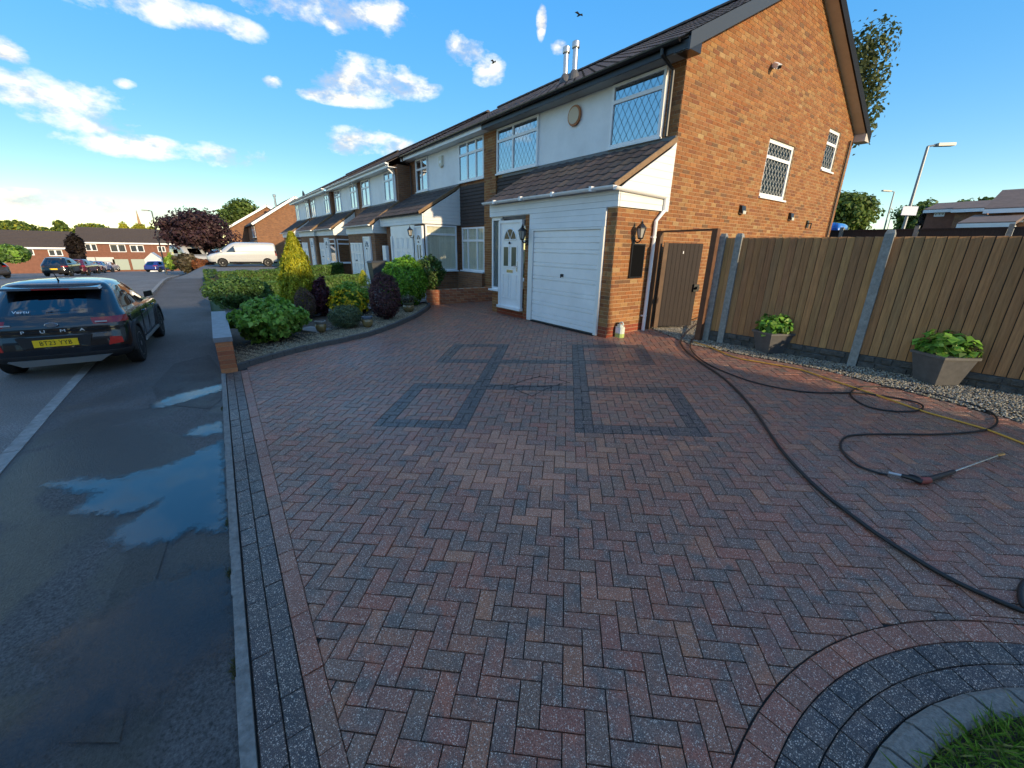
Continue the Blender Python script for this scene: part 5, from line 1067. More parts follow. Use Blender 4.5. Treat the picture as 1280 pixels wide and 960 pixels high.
def shrub(name, label, x0, x1, y0, y1, cols, n, size, kind='ball', aspect=.55, shell=.55, lump=.16, deep=1.0, flowers=None, twig=True, cat='shrub', dist=None, **kw):
    """x0..x1, y0..y1: extent in the photograph; base on the ground at (mid, y1)"""
    base = hitb((x0+x1)/2, y1-2) if dist is None else at((x0+x1)/2, y1, dist); dp = depth(base); rx = (x1-x0)/2*dp/FPX*.95; h = (y1-y0)*dp/FPX*1.02; back = ray((x0+x1)/2, y1); back = np.array([back[0], back[1], 0])/math.hypot(back[0], back[1]); c = base+back*rx*.6; c[2] = base[2]
    t = thing(name, label, cat, tuple(c)); cc = c+np.array([0, 0, h*.52]); k_ = .86 if (kind == 'ball' and lump > .1) else .93; rad = (rx*k_, rx*k_*deep, h*.50*k_/.93); cc[2] = c[2]+h*.52*k_/.93
    parts = [leaf_cloud(n, cc, rad, size, cols, shell, .25, lump, aspect, **({'cone': kw['cone']} if kind == 'cone' else {'box': .55} if kind == 'box' else {}))]
    if kind == 'ball' and lump > .1:          # stray shoots that break the outline
        for k in range(16):
            q = rng.normal(0, 1, 3); q[2] = abs(q[2])*.8; q /= np.linalg.norm(q); parts.append(leaf_cloud(n//45, cc+q*np.array(rad)*rng.uniform(.85, 1.12), tuple(r*rng.uniform(.16, .30) for r in rad), size, cols, .2, .4, .3, aspect))
    foliage('crown', t, parts)
    if twig:
        m = MB()
        for k in range(14):
            a = 6.28*k/14+random.random(); e = cc+np.array([math.cos(a)*rad[0]*.55, math.sin(a)*rad[1]*.55, random.uniform(-.1, .6)*rad[2]]); m.tube([c+np.array([0, 0, -.02]), c*.5+e*.5+np.array([0, 0, .02]), e], [.014, .009, .004], 5)
        m.build('stems', BARK, t)
    if flowers: V, fc = leaf_cloud(flowers[1], cc+np.array(flowers[3] if len(flowers) > 3 else (0, 0, 0)), tuple(r*1.02 for r in rad), flowers[2], flowers[0], .93, .6, lump, .9); mesh_np('flowers', V, np.arange(len(V)).reshape(-1, 4), LEAF, fc, t)
    return t
GRN = [(.20, .38, .05), (.27, .46, .07), (.14, .27, .045), (.34, .52, .11)]; DGR = [(.085, .17, .04), (.115, .22, .05), (.065, .13, .035), (.15, .25, .08)]; GOLD = [(.52, .50, .03), (.44, .46, .035), (.60, .55, .05), (.32, .38, .04)]; PUR = [(.085, .026, .04), (.11, .032, .05), (.06, .02, .032), (.14, .05, .055)]; BRN = [(.19, .115, .095), (.15, .095, .08), (.23, .145, .11)]; YG = [(.30, .42, .045), (.20, .36, .045), (.42, .45, .06)]
shrub('shrub', 'dark green dense shrub at far end of short brick wall', 262, 338, 349, 392, DGR+[(.07, .14, .03)], 3600, .05, deep=1.0)
shrub('shrub', 'bright green broad-leaved shrub spilling beside the short brick wall', 296, 390, 377, 432, GRN, 4200, .058, aspect=.65, shell=.5, lump=.17)
shrub('conifer', 'golden yellow cone-shaped conifer', 358, 400, 303, 399, GOLD, 15000, .055, 'cone', aspect=.30, cone=[.92, 1.12, 1.10, .74, .10], cat='conifer', twig=True)
shrub('shrub', 'brown withered round shrub in front of the golden conifer', 370, 399, 365, 403, BRN, 2600, .026, aspect=.3, shell=.7, lump=.06)
shrub('shrub', 'dark purple upright shrub behind the golden conifer', 391, 419, 352, 398, PUR, 1800, .040, lump=.2)
shrub('shrub', 'yellow-green bush covered with bright yellow flowers', 412, 468, 360, 396, YG+GRN, 3000, .05, flowers=([(.85, .62, .02), (.78, .52, .02)], 900, .036, (.12, -.10, -.06)))
shrub('conifer', 'small golden conifer behind the yellow flowering bush', 446, 468, 343, 380, GOLD, 2200, .035, 'cone', aspect=.25, cone=[.7, .95, 1.0, .8, .1], cat='conifer', twig=False)
shrub('shrub', 'small grey-green domed shrub between two glazed pots', 411, 456, 386, 415, [(.15, .20, .10), (.19, .24, .13), (.10, .14, .075)], 3800, .026, aspect=.35, lump=.08)
shrub('shrub', 'large clipped reddish purple barberry ball', 461, 505, 348, 404, [(.16, .07, .075), (.12, .052, .062), (.20, .10, .09), (.085, .045, .05)], 6500, .030, aspect=.35, shell=.7, lump=.06)
shrub('shrub', 'big bright green privet bush near low red wall', 476, 540, 328, 388, [(.20, .42, .04), (.27, .50, .05), (.14, .30, .035)], 9500, .040, aspect=.55, lump=.09, shell=.62)
shrub('shrub', 'dark glossy shrub with pale speckled leaves against porch window', 519, 559, 320, 366, DGR+DGR+[(.28, .28, .10)], 2600, .045, aspect=.5, lump=.12, dist=12.9)
def pot(px, py, w, h, label, cols, plant=None):
    p = hitb(px, py); dp = depth(p); r = w/2*dp/FPX; hh = h*dp/FPX; t = thing('glazed_pot', label, 'pot', tuple(p)); m = MB(); m.lathe([(r*.62, 0), (r*.9, hh*.25), (r, hh*.5), (r*.92, hh*.75)], p, 20); m.build('pot_body', mat('glaze_a', (.24, .17, .07), .2, coat=.5), t, smooth=True); m = MB(); m.lathe([(r*.93, hh*.75), (r*.9, hh*.9), (r*1.0, hh*.95), (r*1.0, hh), (r*.85, hh)], p, 20); m.build('pot_collar', cols, t, smooth=True); m = MB(); m.lathe([(r*.8, hh*.9), (r*.8, hh*1.003)], p, 16); m.build('soil', SOIL, t)
    if plant: q = thing('potted_plant', plant[0], 'plant', (p[0], p[1], p[2]+hh)); foliage('leaves', q, [leaf_cloud(240, p+np.array([0, 0, hh*1.35]), (r*1.3, r*1.3, hh*.5), .035, plant[1], .3, .5)]); m = MB(); m.tube([p+np.array([0, 0, hh*.9]), p+np.array([0, 0, hh*1.4])], .006, 5); m.build('stem', BARK, q)
pot(402, 415, 13, 14, 'small brown glazed pot beside stepping slab', mat('glaze_b', (.30, .29, .27), .3))
pot(460, 409, 13, 14, 'small glazed pot with blue-grey collar beside barberry ball', mat('glaze_c', (.16, .20, .26), .2))
pot(511, 390, 14, 12, 'greenish glazed pot with sparse plant by privet bush', mat('glaze_d', (.12, .15, .09), .3), ('sparse grey brown plant in greenish glazed pot', [(.12, .12, .07), (.10, .08, .05), (.2, .2, .15)]))
p = hitb(392, 413); m = MB(); ca, sa = math.cos(.5), math.sin(.5); sl = [(a*ca-b_*sa, a*sa+b_*ca) for a, b_ in ((-.35, -.22), (.35, -.22), (.35, .22), (-.35, .22))]; m.hexa([(p[0]+a, p[1]+b_, p[2]-.02) for a, b_ in sl], [(p[0]+a, p[1]+b_, p[2]+.035) for a, b_ in sl]); tag(m.build('stepping_slab', mat('slab', (.22, .215, .205), .8, n_scale=10, n_amt=.3), off=p), 'pale grey stepping slab in bed beside brown pot', 'slab')
# neighbour's paved path, hedges, bin
sheet('neighbour_path', mat('path_grey', (.17, .17, .175), .9, n_scale=6, n_amt=.3), lin(-11.9, -18, 12), lin(.25, 6.2, 10), lambda x, y: zt(x, y)+.075)
def hedge(label, a, b, h, w, cols, n):
    a, b = np.array(a, float), np.array(b, float); za, zb_ = zt(*a), zt(*b); L = np.linalg.norm(b-a); d = (b-a)/L; nn = np.array([-d[1], d[0]]); t = thing('hedge', label, 'hedge', ((a[0]+b[0])/2, (a[1]+b[1])/2, (za+zb_)/2))
    s = rng.uniform(0, L, n); f = rng.integers(0, 5, n); o = np.where(f < 2, w/2, np.where(f < 4, -w/2, rng.uniform(-w/2, w/2, n)))*(1+.1*np.sin(s*3)); z = np.where(f == 4, h, rng.uniform(.05, h, n)); z = z*(1+.05*np.sin(s*2.3)+.03*np.sin(s*7)); o = o+rng.normal(0, .03, n); 
    C = np.c_[a[0]+d[0]*s+nn[0]*o, a[1]+d[1]*s+nn[1]*o, za+(zb_-za)*s/L+z]; nr = rng.normal(0, .6, (n, 3))+np.c_[nn[0]*np.sign(o), nn[1]*np.sign(o), np.where(f == 4, 2, .3)]; nr /= np.linalg.norm(nr, axis=1)[:, None]; tt = np.cross(nr, rng.normal(0, 1, (n, 3))); tt /= np.linalg.norm(tt, axis=1)[:, None]; bb = np.cross(nr, tt); sz = .05*rng.uniform(.6, 1.4, (n, 1))
    V = np.stack([C-tt*sz, C-bb*sz*.6, C+tt*sz, C+bb*sz*.6], 1).reshape(-1, 3); mesh_np('leaves', V, np.arange(4*n).reshape(-1, 4), LEAF, np.array(cols)[rng.integers(0, len(cols), n)]*rng.uniform(.7, 1.3, (n, 1)), t)
    m = MB(); k = w/2-.06; m.hexa([(a[0]-nn[0]*k, a[1]-nn[1]*k, za), (b[0]-nn[0]*k, b[1]-nn[1]*k, zb_), (b[0]+nn[0]*k, b[1]+nn[1]*k, zb_), (a[0]+nn[0]*k, a[1]+nn[1]*k, za)], [(a[0]-nn[0]*k, a[1]-nn[1]*k, za+h-.06), (b[0]-nn[0]*k, b[1]-nn[1]*k, zb_+h-.06), (b[0]+nn[0]*k, b[1]+nn[1]*k, zb_+h-.06), (a[0]+nn[0]*k, a[1]+nn[1]*k, za+h-.06)]); m.build('twigs', mat('twigs', (.05, .05, .025), .9), t)
    return t
HG = [(.085, .17, .035), (.11, .21, .045), (.065, .13, .03), (.15, .22, .06)]
hedge('clipped green hedge crossing the garden behind the golden conifer', (-17.6, .8), (-18.3, 5.4), .55, .5, HG, 9000)
hedge('longer clipped hedge in front of the white van', (-22.5, .35), (-24.0, 6.0), .72, .6, HG, 9000)
hedge('low front hedge along footway past the gardens', (-22.9, .25), (-33.0, .2), .55, .5, HG, 9000)
t = thing('wheelie_bin', 'dark grey wheelie bin beside panelled garage door', 'bin', (-17.2, 5.75, .4)); m = MB(); m.hexa([(-17.42, 5.5, .42), (-16.98, 5.5, .42), (-16.98, 5.95, .42), (-17.42, 5.95, .42)], [(-17.5, 5.42, 1.38), (-16.9, 5.42, 1.38), (-16.9, 6.03, 1.38), (-17.5, 6.03, 1.38)]); m.build('bin_body', mat('bin_grey', (.04, .042, .045), .5), t); m = MB(); m.hexa([(-17.53, 5.38, 1.385), (-16.87, 5.38, 1.385), (-16.87, 6.06, 1.385), (-17.53, 6.06, 1.385)], [(-17.48, 5.45, 1.45), (-16.92, 5.45, 1.45), (-16.92, 6.05, 1.47), (-17.48, 6.05, 1.47)]); m.build('lid', MATS['bin_grey'], t); m = MB(); m.tube([(-17.45, 6.1, 1.36), (-16.95, 6.1, 1.36)], .02, 8); m.build('handle', MATS['bin_grey'], t)
for x in (-17.42, -16.98): m = MB(); m.lathe([(.0, -.03), (.1, -.03), (.1, .03), (0, .03)], (x, 5.95, .50), 14, ax='x'); m.build('wheel', BLACKP, t)
# ================================================================== vehicles
TYRE = mat('tyre', (.012, .012, .012), .8); RIM = mat('alloy', (.45, .46, .48), .3, metal=.9); REDL = mat('red_lamp', (.30, .012, .012), .15, coat=.6); CLEARL = mat('clear_lamp', (.55, .55, .55), .15, coat=.6); CLAD = mat('cladding_plastic', (.022, .022, .024), .6); SKID = mat('skid_plate', (.33, .33, .32), .4, metal=.5); PLATE = mat('plate_yellow', (.95, .60, .015), .5); INK = mat('ink', (.01, .01, .01), .5)
def paint(name, col, coat=1.0): return mat('paint_'+name, col, .25, coat=coat, n_scale=900, n_amt=.05)
HATCH = [  # z, rear x, front x, half width, rear corner radius
    (.24, .22, 3.92, .74, .25), (.30, .07, 4.08, .84, .28), (.38, .01, 4.16, .885, .30), (.50, .0, 4.19, .895, .30), (.62, .02, 4.19, .90, .32), (.74, .05, 4.17, .905, .33), (.82, .05, 4.12, .905, .34), (.90, .08, 3.95, .895, .36), (.96, .12, 3.55, .88, .36), (1.00, .15, 3.18, .855, .36),
    (1.04, .20, 2.98, .83, .34), (1.12, .30, 2.84, .80, .32), (1.22, .43, 2.65, .765, .30), (1.32, .56, 2.45, .725, .28), (1.40, .66, 2.26, .685, .28), (1.45, .62, 2.10, .65, .28), (1.485, .70, 1.98, .60, .30), (1.51, .86, 1.85, .50, .30), (1.525, 1.05, 1.70, .34, .22), (1.53, 1.22, 1.55, .12, .08)]
SUV = [(z*1.08, a, f*1.05, w*1.0, r) for z, a, f, w, r in HATCH]
def vehicle(name, label, loc, heading, levels, pcol, axle=(.80, 3.39), wr=.345, belt=(1.02, 1.40), side=(.95, 2.75), bpill=(1.72, 1.82), detail=False, lamp=(.855, .94), cat='car', group=None, rear_glass=True, clad=.40, wheel_y=.79, plate=None, rack=False, lamp_v=False, shrink=1.0, side_glass=True, front_only=None):
    T = thing(name, label, cat, tuple(loc), group); T.rotation_euler = (0, 0, heading); T.scale = (shrink,)*3; ROOT[T.name] = np.zeros(3)
    zs = []; 
    for (a, b) in zip(levels, levels[1:]):
        n = max(1, int((b[0]-a[0])/.03)); zs += [tuple(a[i]+(b[i]-a[i])*k/n for i in range(5)) for k in range(n)]
    zs.append(levels[-1]); NR, NC, NS, NF = 8, 6, 54, 6
    def half(l):
        z, xr, xf, w, rc = l; rc = min(rc, w*.6); rf = min(.45, w*.6, (xf-xr)*.4); o = []
        for k in range(NR): y = (w-rc)*k/NR; o.append((xr+.10*(y/max(w, .3))**2*w, y, 0))
        x0 = xr+.10*((w-rc)/max(w, .3))**2*w
        for k in range(NC): a = math.pi/2*k/NC; o.append((x0+rc*(1-math.cos(a)), w-rc+rc*math.sin(a), 1))
        xs0, xs1 = x0+rc, xf-rf
        for k in range(NS): o.append((xs0+(xs1-xs0)*k/NS, w-.04*((k/NS-.45)*2)**2*w, 2))
        for k in range(NC): a = math.pi/2*k/NC; o.append((xs1+rf*math.sin(a), (w-.048*w)-rf*(1-math.cos(a)), 3))
        for k in range(NF+1): o.append((xf+.02*(1-k/NF)*0+.05*(k/NF)**.5*w, (w-.048*w-rf)*(1-k/NF), 4))
        return o
    hs = [half(l) for l in zs]; nh = len(hs[0]); full = []
    for i, h in enumerate(hs): full.append([(x, y, zs[i][0]) for x, y, s in h]+[(x, -y, zs[i][0]) for x, y, s in h[-2:0:-1]])
    seg = [s for *_, s in hs[0]]+[s for *_, s in hs[0][-2:0:-1]]; n = len(full[0]); parts = {}
    def put(k, i, j): parts.setdefault(k, []).append((i, j))
    for i in range(len(zs)-1):
        zc = (zs[i][0]+zs[i+1][0])/2
        for j in range(n):
            q = [full[i][j], full[i][(j+1) % n], full[i+1][(j+1) % n], full[i+1][j]]; xc = sum(p[0] for p in q)/4; yc = sum(p[1] for p in q)/4; s = seg[j]; w = zs[i][3]
            if any((xc-ax)**2+(zc-wr)**2 < (wr+.055)**2 for ax in axle) and abs(yc) > w*.6: continue
            if belt[0] < zc < belt[1] and s == 0 and rear_glass and abs(yc) < w*.80: put('rear_window', i, j)
            elif belt[0]+.01 < zc < belt[1]-.015 and s == 2 and side_glass and side[0]+(zc-belt[0])*.15 < xc < side[1]-(zc-belt[0])*1.35 and not (bpill[0] < xc < bpill[1]): put('side_window', i, j)
            elif belt[0] < zc < belt[1] and s == 4: put('windscreen', i, j)
            elif lamp[0] < zc < lamp[1] and (s == 1 or (s == 0 and abs(yc) > w*.60)): put('tail_light_left' if yc > 0 else 'tail_light_right', i, j)
            elif lamp[0]-.16 < zc < lamp[1]-.13 and s == 3: put('headlight_left' if yc > 0 else 'headlight_right', i, j)
            elif zc < clad: put('lower_cladding', i, j)
            else: put('body', i, j)
    mm = {'body': pcol, 'rear_window': MATS['glass_car'], 'side_window': MATS['glass_car'], 'windscreen': MATS['glass_car'], 'tail_light_left': REDL, 'tail_light_right': REDL, 'headlight_left': CLEARL, 'headlight_right': CLEARL, 'lower_cladding': CLAD}
    ob = {}
    for k, cells in parts.items():
        if k == 'side_window':
            grp = {}
            for i, j in cells: xc = full[i][j][0]; grp.setdefault((full[i][j][1] > 0, xc > (bpill[0]+bpill[1])/2), []).append((i, j))
            sets = list(grp.values())
        else: sets = [cells]
        for cs in sets:
            m = MB(); idx = {}; V = []; F = []
            for i, j in cs:
                f = []
                for (a, b) in ((i, j), (i, (j+1) % n), (i+1, (j+1) % n), (i+1, j)):
                    if (a, b) not in idx: idx[(a, b)] = len(V); V.append(full[a][b])
                    f.append(idx[(a, b)])
                F.append(f[::-1])
            m.add(V, F); o = m.build(k.replace('_left', '').replace('_right', ''), mm[k], T, smooth=True); ob[k] = o
    m = MB(); t = full[-1]; m.add(t, [list(range(n))[::-1]]); m.add(full[0], [list(range(n))]); m.build('floor_pan', BLACKP, T)
    # dark interior shell so that glass has something behind it
    m = MB(); L = levels; zb = belt[0]-.05; m.box(side[0]-.1, side[1]+.0, -.62, .62, .35, zb); m.box(side[0]+.1, side[0]+.28, -.55, -.1, zb, zb+.28); m.box(side[0]+.1, side[0]+.28, .1, .55, zb, zb+.28); m.box(side[0]+.95, side[0]+1.12, -.5, -.08, zb, zb+.32); m.box(side[0]+.95, side[0]+1.12, .08, .5, zb, zb+.32); m.build('seats', BLACKP, T)
    for ax in axle:
        for sy in (1, -1):
            w_ = MB(); y0 = sy*(wheel_y); hw = .105; w_.lathe([(wr*.66, -hw), (wr*.93, -hw), (wr, -hw*.75), (wr, hw*.75), (wr*.93, hw), (wr*.66, hw)], (ax, y0, wr), 28, ax='y'); wh = w_.build('wheel', TYRE, T, smooth=False)
            m = MB(); yo = y0+sy*(hw-.012); m.lathe([(wr*.66, 0), (wr*.66, sy*.012), (wr*.60, sy*.012), (wr*.58, -sy*.03)], (ax, yo, wr), 24, ax='y'); m.build('rim', RIM, wh); m = MB()
            for k in range(5):
                for dd in (-.13, .13):
                    a = 2*math.pi*k/5+.3; a2 = a+dd; m.bar((ax+math.cos(a)*.04, yo, wr+math.sin(a)*.04), (ax+math.cos(a2)*wr*.62, yo, wr+math.sin(a2)*wr*.62), .024, .022, up=(0, 1, 0))
            m.lathe([(.05, -.012), (.05, .012)], (ax, yo, wr), 12, ax='y'); m.build('spokes', RIM, wh); m = MB(); m.lathe([(wr*.6, -.01), (wr*.6, .0)], (ax, yo-sy*.05, wr), 20, ax='y'); m.build('brake_disc', mat('brake', (.03, .03, .032), .6), wh)
            m = MB(); N_ = 22; V = []
            for k in range(N_+1):
                a = math.pi*(-.02+1.04*k/N_)
                for r_, dy in ((wr+.035, .0), (wr+.095, .0), (wr+.10, -.05), (wr+.03, -.05)): V.append((ax+math.cos(a)*r_, sy*(wheel_y+.115+dy), wr+math.sin(a)*r_))
            m.add(V, [[k*4+c, k*4+(c+1) % 4, (k+1)*4+(c+1) % 4, (k+1)*4+c] for k in range(N_) for c in range(4)]); m.build('arch_trim', CLAD if detail else pcol, T)
    for sy in (1, -1):
        m = MB(); xm = side[1]-.18; m.hexa([(xm, sy*(levels[9][3]-.02), belt[0]), (xm+.13, sy*(levels[9][3]-.02), belt[0]), (xm+.10, sy*(levels[9][3]-.02), belt[0]+.13), (xm, sy*(levels[9][3]-.02), belt[0]+.13)], [(xm+.02, sy*(levels[9][3]+.12), belt[0]+.04), (xm+.11, sy*(levels[9][3]+.12), belt[0]+.04), (xm+.09, sy*(levels[9][3]+.11), belt[0]+.15), (xm+.02, sy*(levels[9][3]+.11), belt[0]+.15)]); m.build('door_mirror', BLACKP if detail else pcol, T)
    if plate:
        z0 = plate[0]; x_ = plate[1]; m = MB(); m.box(x_-.012, x_-.002, -.26, .26, z0-.057, z0+.057); pl_ = m.build('number_plate', PLATE, T)
        if plate[2]: text_mesh('plate_lettering', plate[2], .098, INK, pl_, (x_-.0135, 0, z0), (0, -1, 0), (0, 0, 1), .0004, 1.08, .86)
    return T
BLK = paint('black', (.006, .0065, .009))
car = vehicle('parked_car', 'glossy black hatchback parked half on the footway', (-8.915, -2.02, .0), R_(176.7), HATCH, BLK, detail=True, shrink=.93, plate=(.60, .012, 'BT23 YYB'))
C_ = dict(parent=car)
def cbox(name, m_, *q, parent=None): b = MB(); b.box(*q); return b.build(name, m_, parent or car)
m = MB(); m.hexa([(.02, -.46, .235), (.02, .46, .235), (.16, .44, .22), (.16, -.44, .22)], [(-.012, -.60, .335), (-.012, .60, .335), (.10, .62, .335), (.10, -.62, .335)]); m.build('skid_plate', SKID, car)
m = MB(); m.hexa([(.02, -.36, .46), (.02, .36, .46), (.06, .36, .46), (.06, -.36, .46)], [(.012, -.44, .70), (.012, .44, .70), (.06, .44, .70), (.06, -.44, .70)]); m.build('plate_recess', CLAD, car)
for sy in (1, -1):
    m = MB(); V = [(.035, .62, .50), (.115, .80, .52), (.11, .79, .62), (.045, .66, .64)]; V = [(x-.02, y*sy, z) for x, y, z in V]; B = [(x+.05, y*.97, z) for x, y, z in V]; m.hexa(B if sy > 0 else B[::-1], V if sy > 0 else V[::-1]); m.build('reflector', mat('reflector', (.60, .03, .02), .2, coat=.5), car)
m = MB(); m.hexa([(.50, -.60, 1.395), (.50, .60, 1.395), (.95, .60, 1.44), (.95, -.60, 1.44)], [(.52, -.57, 1.43), (.52, .57, 1.43), (.95, .58, 1.475), (.95, -.58, 1.475)]); sp_o = m.build('roof_spoiler', BLK, car); cbox('brake_light', REDL, .488, .505, -.22, .22, 1.398, 1.42, parent=sp_o)
m = MB(); m.tube([(1.02, 0, 1.50), (.98, 0, 1.545), (.88, 0, 1.66)], [.022, .01, .005], 8); m.build('aerial', BLACKP, car)
m = MB(); m.bar((.27, -.38, 1.07), (.225, .06, 1.055), .016, .022); m.lathe([(.02, -.02), (.024, .0), (.02, .02)], (.25, 0, 1.055), 10, ax='x'); m.build('rear_wiper', BLACKP, car)
m = MB(); m.lathe([(.075, -.004), (.08, .0), (.075, .004)], (.045, 0, .885), 20, ax='x'); 
for v in range(len(m.v)): x, y, z = m.v[v]; m.v[v] = (x, y, .885+(z-.885)*.45)
m.build('badge', mat('chrome', (.6, .6, .62), .2, metal=1), car)
for ch, y in (('P', .34), ('U', .115), ('M', -.115), ('A', -.34)): text_mesh('lettering', ch, .062, mat('badge_silver', (.75, .75, .74), .5), car, (.020+.10*(y/.9)**2*.9, y, .785), (0, -1, 0), (0, 0, 1), .004, 1.0, 1.5)
text_mesh('window_sticker', 'Vertu', .085, WHITE, car, (.232, .34, 1.085), (0, -1, 0), (.78, 0, .62), .001)
cbox('trim_badge', MATS['chrome'], .055, .065, -.62, -.47, .70, .715)
for sy in (1, -1): m = MB(); m.hexa([(1.3, sy*.90, .30), (3.0, sy*.90, .30), (3.0, sy*.86, .36), (1.3, sy*.86, .36)], [(1.35, sy*.912, .33), (2.95, sy*.912, .33), (2.95, sy*.905, .37), (1.35, sy*.905, .37)]); m.build('sill_trim', SKID, car)
m = MB(); m.lathe([(.07, 0), (.075, .006), (.06, .009)], (.62, -.888, .86), 16, ax='y'); m.build('fuel_flap', BLK, car)
for x in (1.62, 2.66): m = MB(); m.tube([(x, -.905, .86), (x+.05, -.93, .87), (x+.17, -.93, .87), (x+.21, -.905, .865)], .012, 6); m.build('door_handle', BLK, car)
m = MB(); m.tube([(.058, y, .705) if abs(y) < .45 else (.058+.10*(y/.9)**2*.9, y, .72) for y in lin(-.70, .70, 14)], .006, 5); m.build('tailgate_gap', INK, car)
for sy in (1, -1): m = MB(); m.box(.085, .10, sy*.56-.10, sy*.56+.05, .885, .905); m.build('lamp_insert', CLEARL, car)
for x in (1.45, 2.05, 2.98): m = MB(); m.box(x-.003, x+.003, -.909, -.90, .42, .95); m.build('door_gap', BLACKP, car)
def parked(px, py, heading, label, col, levels=HATCH, plate=None, sc=1.0, dist=None, name='parked_car'):
    p = hit(px, py); return vehicle(name, label, (p[0], p[1], zt(p[0], p[1])), R_(heading), levels, col, plate=plate, shrink=sc, group='cars parked along the far side of the road')
parked(70, 346, 172, 'black estate car with yellow rear plate in far parking row', BLK, SUV, (.66, .01, ''), 1.0)
parked(-2, 349, 215, 'dark grey hatchback angled beside the black estate', paint('grey', (.045, .043, .05)))
parked(93, 345, 172, 'dark red hatchback parked just past the black estate', paint('maroon', (.10, .012, .02)))
parked(105, 342.5, 172, 'small crimson car parked between maroon and blue cars', paint('crimson', (.16, .02, .03)))
parked(119, 341.5, 172, 'bright blue hatchback in far parking row', paint('blue', (.02, .06, .22)))
parked(131, 340.5, 172, 'white hatchback at end of far parking row', paint('white', (.6, .6, .6)))
parked(188, 340.5, 150, 'deep blue hatchback standing before white garages', paint('deepblue', (.015, .03, .20)))
VAN = [(.28, .10, 4.75, .86, .12), (.40, .03, 4.95, .93, .12), (.60, .0, 5.05, .955, .12), (.85, .0, 5.02, .96, .12), (1.00, .0, 4.80, .96, .12), (1.10, .01, 4.45, .955, .12), (1.18, .02, 4.15, .95, .12), (1.30, .03, 4.02, .945, .12), (1.55, .05, 3.72, .92, .12), (1.75, .07, 3.45, .88, .12), (1.86, .10, 3.25, .83, .12), (1.92, .16, 3.1, .74, .12), (1.96, .4, 2.9, .5, .12), (1.97, .8, 2.5, .2, .1)]
pv = at(334, 329, 44.5); vz = zt(pv[0], pv[1]); pv2 = hit(352, 331)
van = vehicle('parked_van', 'white panel van on drive beside far end of terrace', (-42.6, 5.35, .14), R_(268), VAN, paint('vanwhite', (.52, .52, .51)), axle=(.85, 4.05), belt=(1.16, 1.70), side=(3.05, 4.15), bpill=(9, 9.1), lamp=(.9, 1.3), cat='van', rear_glass=False, clad=.42, wheel_y=.84)
sheet('van_drive', mat('drive_grey', (.15, .15, .15), .9, n_scale=5), lin(-34, -47, 13), lin(-1.8, 7.6, 20), lambda x, y: zt(x, y)+.01+(.125-zt(x, y))*max(0, min(1, (y+1.6)/1.6, (-35-x)/3.5)))
# ================================================================== far buildings
WB = [(.33, .13, .075), (.30, .12, .07)]
RED = mat('red_brickwork', (.22, .095, .06), .9, n_scale=3, n_amt=.2); ROOF2 = mat('far_roof', (.075, .058, .052), .9, n_scale=6, n_amt=.25, bump=.4, bump_scale=8)
def far_row(label, X, px0, px1, ye, yr, yb, wins, garages, group):
    """terrace facing +X: px extents; ye eaves, yr ridge, yb ground line in the photograph"""
    A, B = onX(px0, ye, X), onX(px1, ye, X); y0, y1 = sorted((A[1], B[1])); ze = (A[2]+B[2])/2; zr2 = onX((px0+px1)/2, yr, X-4.0)[2]; zb = onX((px0+px1)/2, yb, X)[2]-.3
    H = thing('terrace_row', label, 'building', (X-4, (y0+y1)/2, zb), group); m = MB(); m.box(X-8, X, y0, y1, zb, ze); m.hexa([(X-8, y0, ze), (X, y0, ze), (X, y1, ze), (X-8, y1, ze)], [(X-4.01, y0, zr2-.1), (X-3.99, y0, zr2-.1), (X-3.99, y1, zr2-.1), (X-4.01, y1, zr2-.1)]); m.build('wall', RED, H)
    m = MB()
    for (xa, xb) in ((X+.35, X-4), (X-8.35, X-4)): m.hexa([(xa, y0-.2, ze-.1), (xa, y1+.2, ze-.1), (xb, y1+.2, zr2), (xb, y0-.2, zr2)], [(xa, y0-.2, ze+.05), (xa, y1+.2, ze+.05), (xb, y1+.2, zr2+.15), (xb, y0-.2, zr2+.15)])
    rf = m.build('roof', ROOF2, H); rows = 12
    for k in range(rows):
        t = k/rows; m = MB(); m.box(X+.36-4.36*t-.05, X+.36-4.36*t+.02, y0-.2, y1+.2, ze+.04+(zr2-ze+.1)*t, ze+.10+(zr2-ze+.1)*t); m.build('tile_course', ROOF2, rf)
    m = MB(); m.box(X+.30, X+.40, y0-.2, y1+.2, ze-.22, ze+.02); m.build('fascia', WHITE, H); S_ = SD(X)
    for (a, b, c, d) in wins:
        P, Q = onX(a, d, X), onX(b, c, X); u0, u1 = sorted((P[1], Q[1])); f = MB(); S_.box(f, u0, u1, P[2], Q[2], .0, .05); w = f.build('window', WHITE, H); n = 2 if u1-u0 > 1 else 1
        for k in range(n): g = MB(); S_.box(g, u0+(u1-u0)*k/n+.1, u0+(u1-u0)*(k+1)/n-.1, P[2]+.1, Q[2]-.1, .05, .06); g.build('pane', mat('far_pane', (.05, .06, .07), .08), w)
    for (a, b, c, d, mt) in garages:
        P, Q = onX(a, d, X), onX(b, c, X); u0, u1 = sorted((P[1], Q[1])); f = MB(); S_.box(f, u0, u1, P[2], Q[2], .0, .12); g = f.build('garage_door', mt, H); n = max(1, int((u1-u0)/2.2))
        for k in range(1, n): q = MB(); S_.box(q, u0+(u1-u0)*k/n-.04, u0+(u1-u0)*k/n+.04, P[2], Q[2], .12, .15); q.build('door_joint', CLAD, g)
    return H
GG = mat('garage_green', (.36, .42, .36), .6); GWH = mat('garage_white', (.62, .62, .60), .6)
